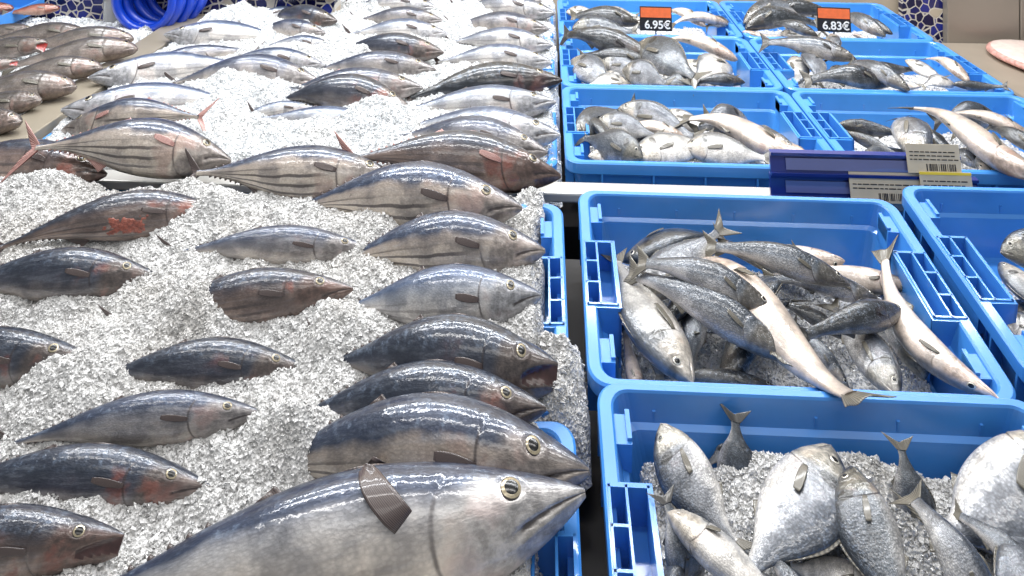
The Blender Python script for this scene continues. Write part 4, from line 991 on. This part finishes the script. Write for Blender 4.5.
A2('bream', 'b_grey', (600, 62), (650, 74), 50, 'grey fish between the black one and the plump bream', (-.01, -.01), 1.0, CB)
A2('bream', 'b_dark', (700, 86), (655, 84), 50, 'grey flank low along the front rim in the middle', (-.02, -.02), 1.0, CB)
A1 = crf('fish in the rearmost left blue crate', 'back')
A1('bream', 'b_white', (566, 12), (604, 16), 70, 'pale fish at the far left on top', (.01, .0), 1.0, ST)
A1('bream', 'b_white', (602, 12), (640, 16), 70, 'pale fish on top, left of the price tag', (.01, .0), 1.0, ST)
A1('bass', 's_dark', (640, 24), (568, 18), 50, 'long dark fish under the two pale ones', (-.005, .0), 1.2, CB)
A1('bream', 'b_dark', (572, 28), (640, 31), 55, 'dark mottled fish along the front rim', (.0, -.005), 1.0, CB)
A1('bream', 'b_white', (628, 20), (662, 24), 60, 'white fish half behind the price tag', (.0, .0), 1.1, CB)
A1('bass', 's_white', (706, 26), (660, 14), -110, 'pale fish right of the price tag', (.005, .0), 1.2, CB)
A1('bass', 's_white', (728, 24), (668, 28), -110, 'long pale fish along the front rim, right of the price tag', (.0, .0), 1.2, CB)
A1('bream', 'b_dark', (729, 22), (704, 28), 60, 'dark head in the right corner', (.0, -.005), 1.0, CB)

A1r = crf('fish in the rearmost right blue crate', 'back')
A1r('bass', 's_dark', (744, 26), (826, 26), -48, 'arched dark bass in front at the left', (.015, .0), 1.2, (.1, .45, 0, 0, .2))
A1r('bass', 's_grey', (742, 20), (830, 18), -48, 'arched grey bass behind the front one', (.02, .005), 1.2, (.1, .45, 0, 0, .2))
A1r('bass', 's_dark', (768, 12), (846, 18), -48, 'topmost black fish left of the price tag', (.025, .01), 1.1, (.1, .4, 0, 0, .2), fin='fin_dark')
A1r('bass', 's_white', (742, 32), (790, 30), -110, 'white belly at the left of the front rim', (.0, .0), 1.2, CB)
A1r('bass', 's_dark', (818, 36), (770, 24), 50, 'dark fish sloping to the rim beside the price tag', (.01, .01), 1.2, CB)
A1r('bream', 'b_white', (780, 34), (822, 36), 60, 'pale flank under the sloping dark fish', (-.01, -.01), 1.0, CB)
A1r('bass', 's_grey', (886, 36), (840, 16), 55, 'grey bass right of the price tag sloping down', (.01, .01), 1.2, CB)
A1r('bass', 's_dark', (893, 34), (850, 20), 55, 'dark bass along the right side of the pile', (.0, .0), 1.1, CB)
A1r('bass', 's_white', (852, 34), (884, 37), -110, 'pale belly right under the price tag', (.0, .0), 1.2, CB)
# ================================================================== ice around the fish
def B(px, py, r, h, tier='low'):
    p = P(px, py, tier, .0); return (p.x, p.y, r, h)
lb = [B(190, 300, .06, .03), B(290, 425, .05, .02), B(60, 400, .1, .035), B(330, 470, .05, -.02), B(480, 240, .03, -.01),
      B(215, 215, .035, .035), B(240, 240, .05, .01), B(210, 320, .05, .03), B(320, 335, .06, .02), B(300, 445, .04, .03),
      B(535, 330, .03, .02), B(540, 215, .03, .01)]
ice('crushed_ice', -1.17, -.002, .56, 1.385, lambda X, Y: low(Y) - .0, .0026, 150000, 'crushed ice bed under the tuna in the front crates', 1.0, lb, 11, .02, (.0011, .0026), wet_dim=True)
lb += [B(x_, 203, .045, .012) for x_ in range(40, 480, 40)] + [B(x_, 395, .05, .014) for x_ in range(40, 400, 50)] + [B(235, 290, .05, .015), B(240, 250, .05, .015)]
lb += [B(t[0] + 8, t[1] + 4, .04, .012) for t, k in TAILS if k == 'low' and t[0] > 0]
bb = [B(t[0] + 2, t[1] + 2, .035, .008, 'back') for t, k in TAILS if k == 'back'] + [B(245, 90, .1, .05, 'back'), B(370, 125, .09, .045, 'back'), B(240, 25, .12, .05, 'back'), B(175, 160, .05, .04, 'back'), B(330, 55, .1, .03, 'back'),
      B(215, 150, .05, .03, 'back'), B(460, 75, .08, .02, 'back'), B(420, 150, .06, .02, 'back'), B(120, 160, .05, .0, 'back')]
ice('crushed_ice', -1.185, .035, 1.49, WY - .04, lambda X, Y: BACK + .002 + 0 * X, .0040, 120000, 'crushed ice bed under the tuna behind the pale ledge', 1.2, bb, 23, .03, (.0013, .0030))
def cr_ice(xc, yc, zf, label, bumps=(), seed=40, n=9000):
    ice('crushed_ice', xc - .245, xc + .245, yc - .155, yc + .155, zf, .004, n, label, .7, bumps, seed, .012, (.0011, .0028), .004, True)
cr_ice(.36, 1.195, lambda X, Y: low(Y) - .11, 'crushed ice under the mixed fish behind the front bream crate', (), 41)
cr_ice(.976, 1.21, lambda X, Y: low(Y) - .112, 'thin crushed ice on the floor of the crate at the right edge', (), 42, 3000)
cr_ice(.369, .807, lambda X, Y: low(Y) - .058, 'crushed ice heaped behind the bream in the front crate',
       [B(770, 432, .06, .03), B(850, 440, .06, .03), B(640, 440, .03, .02), B(700, 440, .05, .0), B(920, 465, .05, .015)], 43, 32000)
for k, (y, w) in enumerate(rows):
    for x, l in ((.341, 'left'), (.944, 'right')):
        cr_ice(x, y + CD / 2, lambda X, Y: BACK - .09 + 0 * X, 'crushed ice between the fish in the %s back crate, %s' % (w, l), (), 50 + k * 2 + (x > .5), 4000)
ice('crushed_ice', -2.2, -1.30, 1.45, 2.42, lambda X, Y: BACK - .0 + 0 * X, .005, 16000, 'crushed ice under the grey fish at far left', 1.0, (), 71, .03, (.002, .0045))
ice('crushed_ice', -.05, .062, .95, 1.09, lambda X, Y: low(Y) - .03, .0025, 5000, 'heap of crushed ice spilling over the crate rim into the dark gap', .8,
    [B(562, 356, .022, .05), B(566, 378, .026, .055), B(556, 400, .028, .055), B(560, 425, .02, .04), B(545, 340, .02, .045)], 81, .02, (.0013, .003), wet_dim=True)
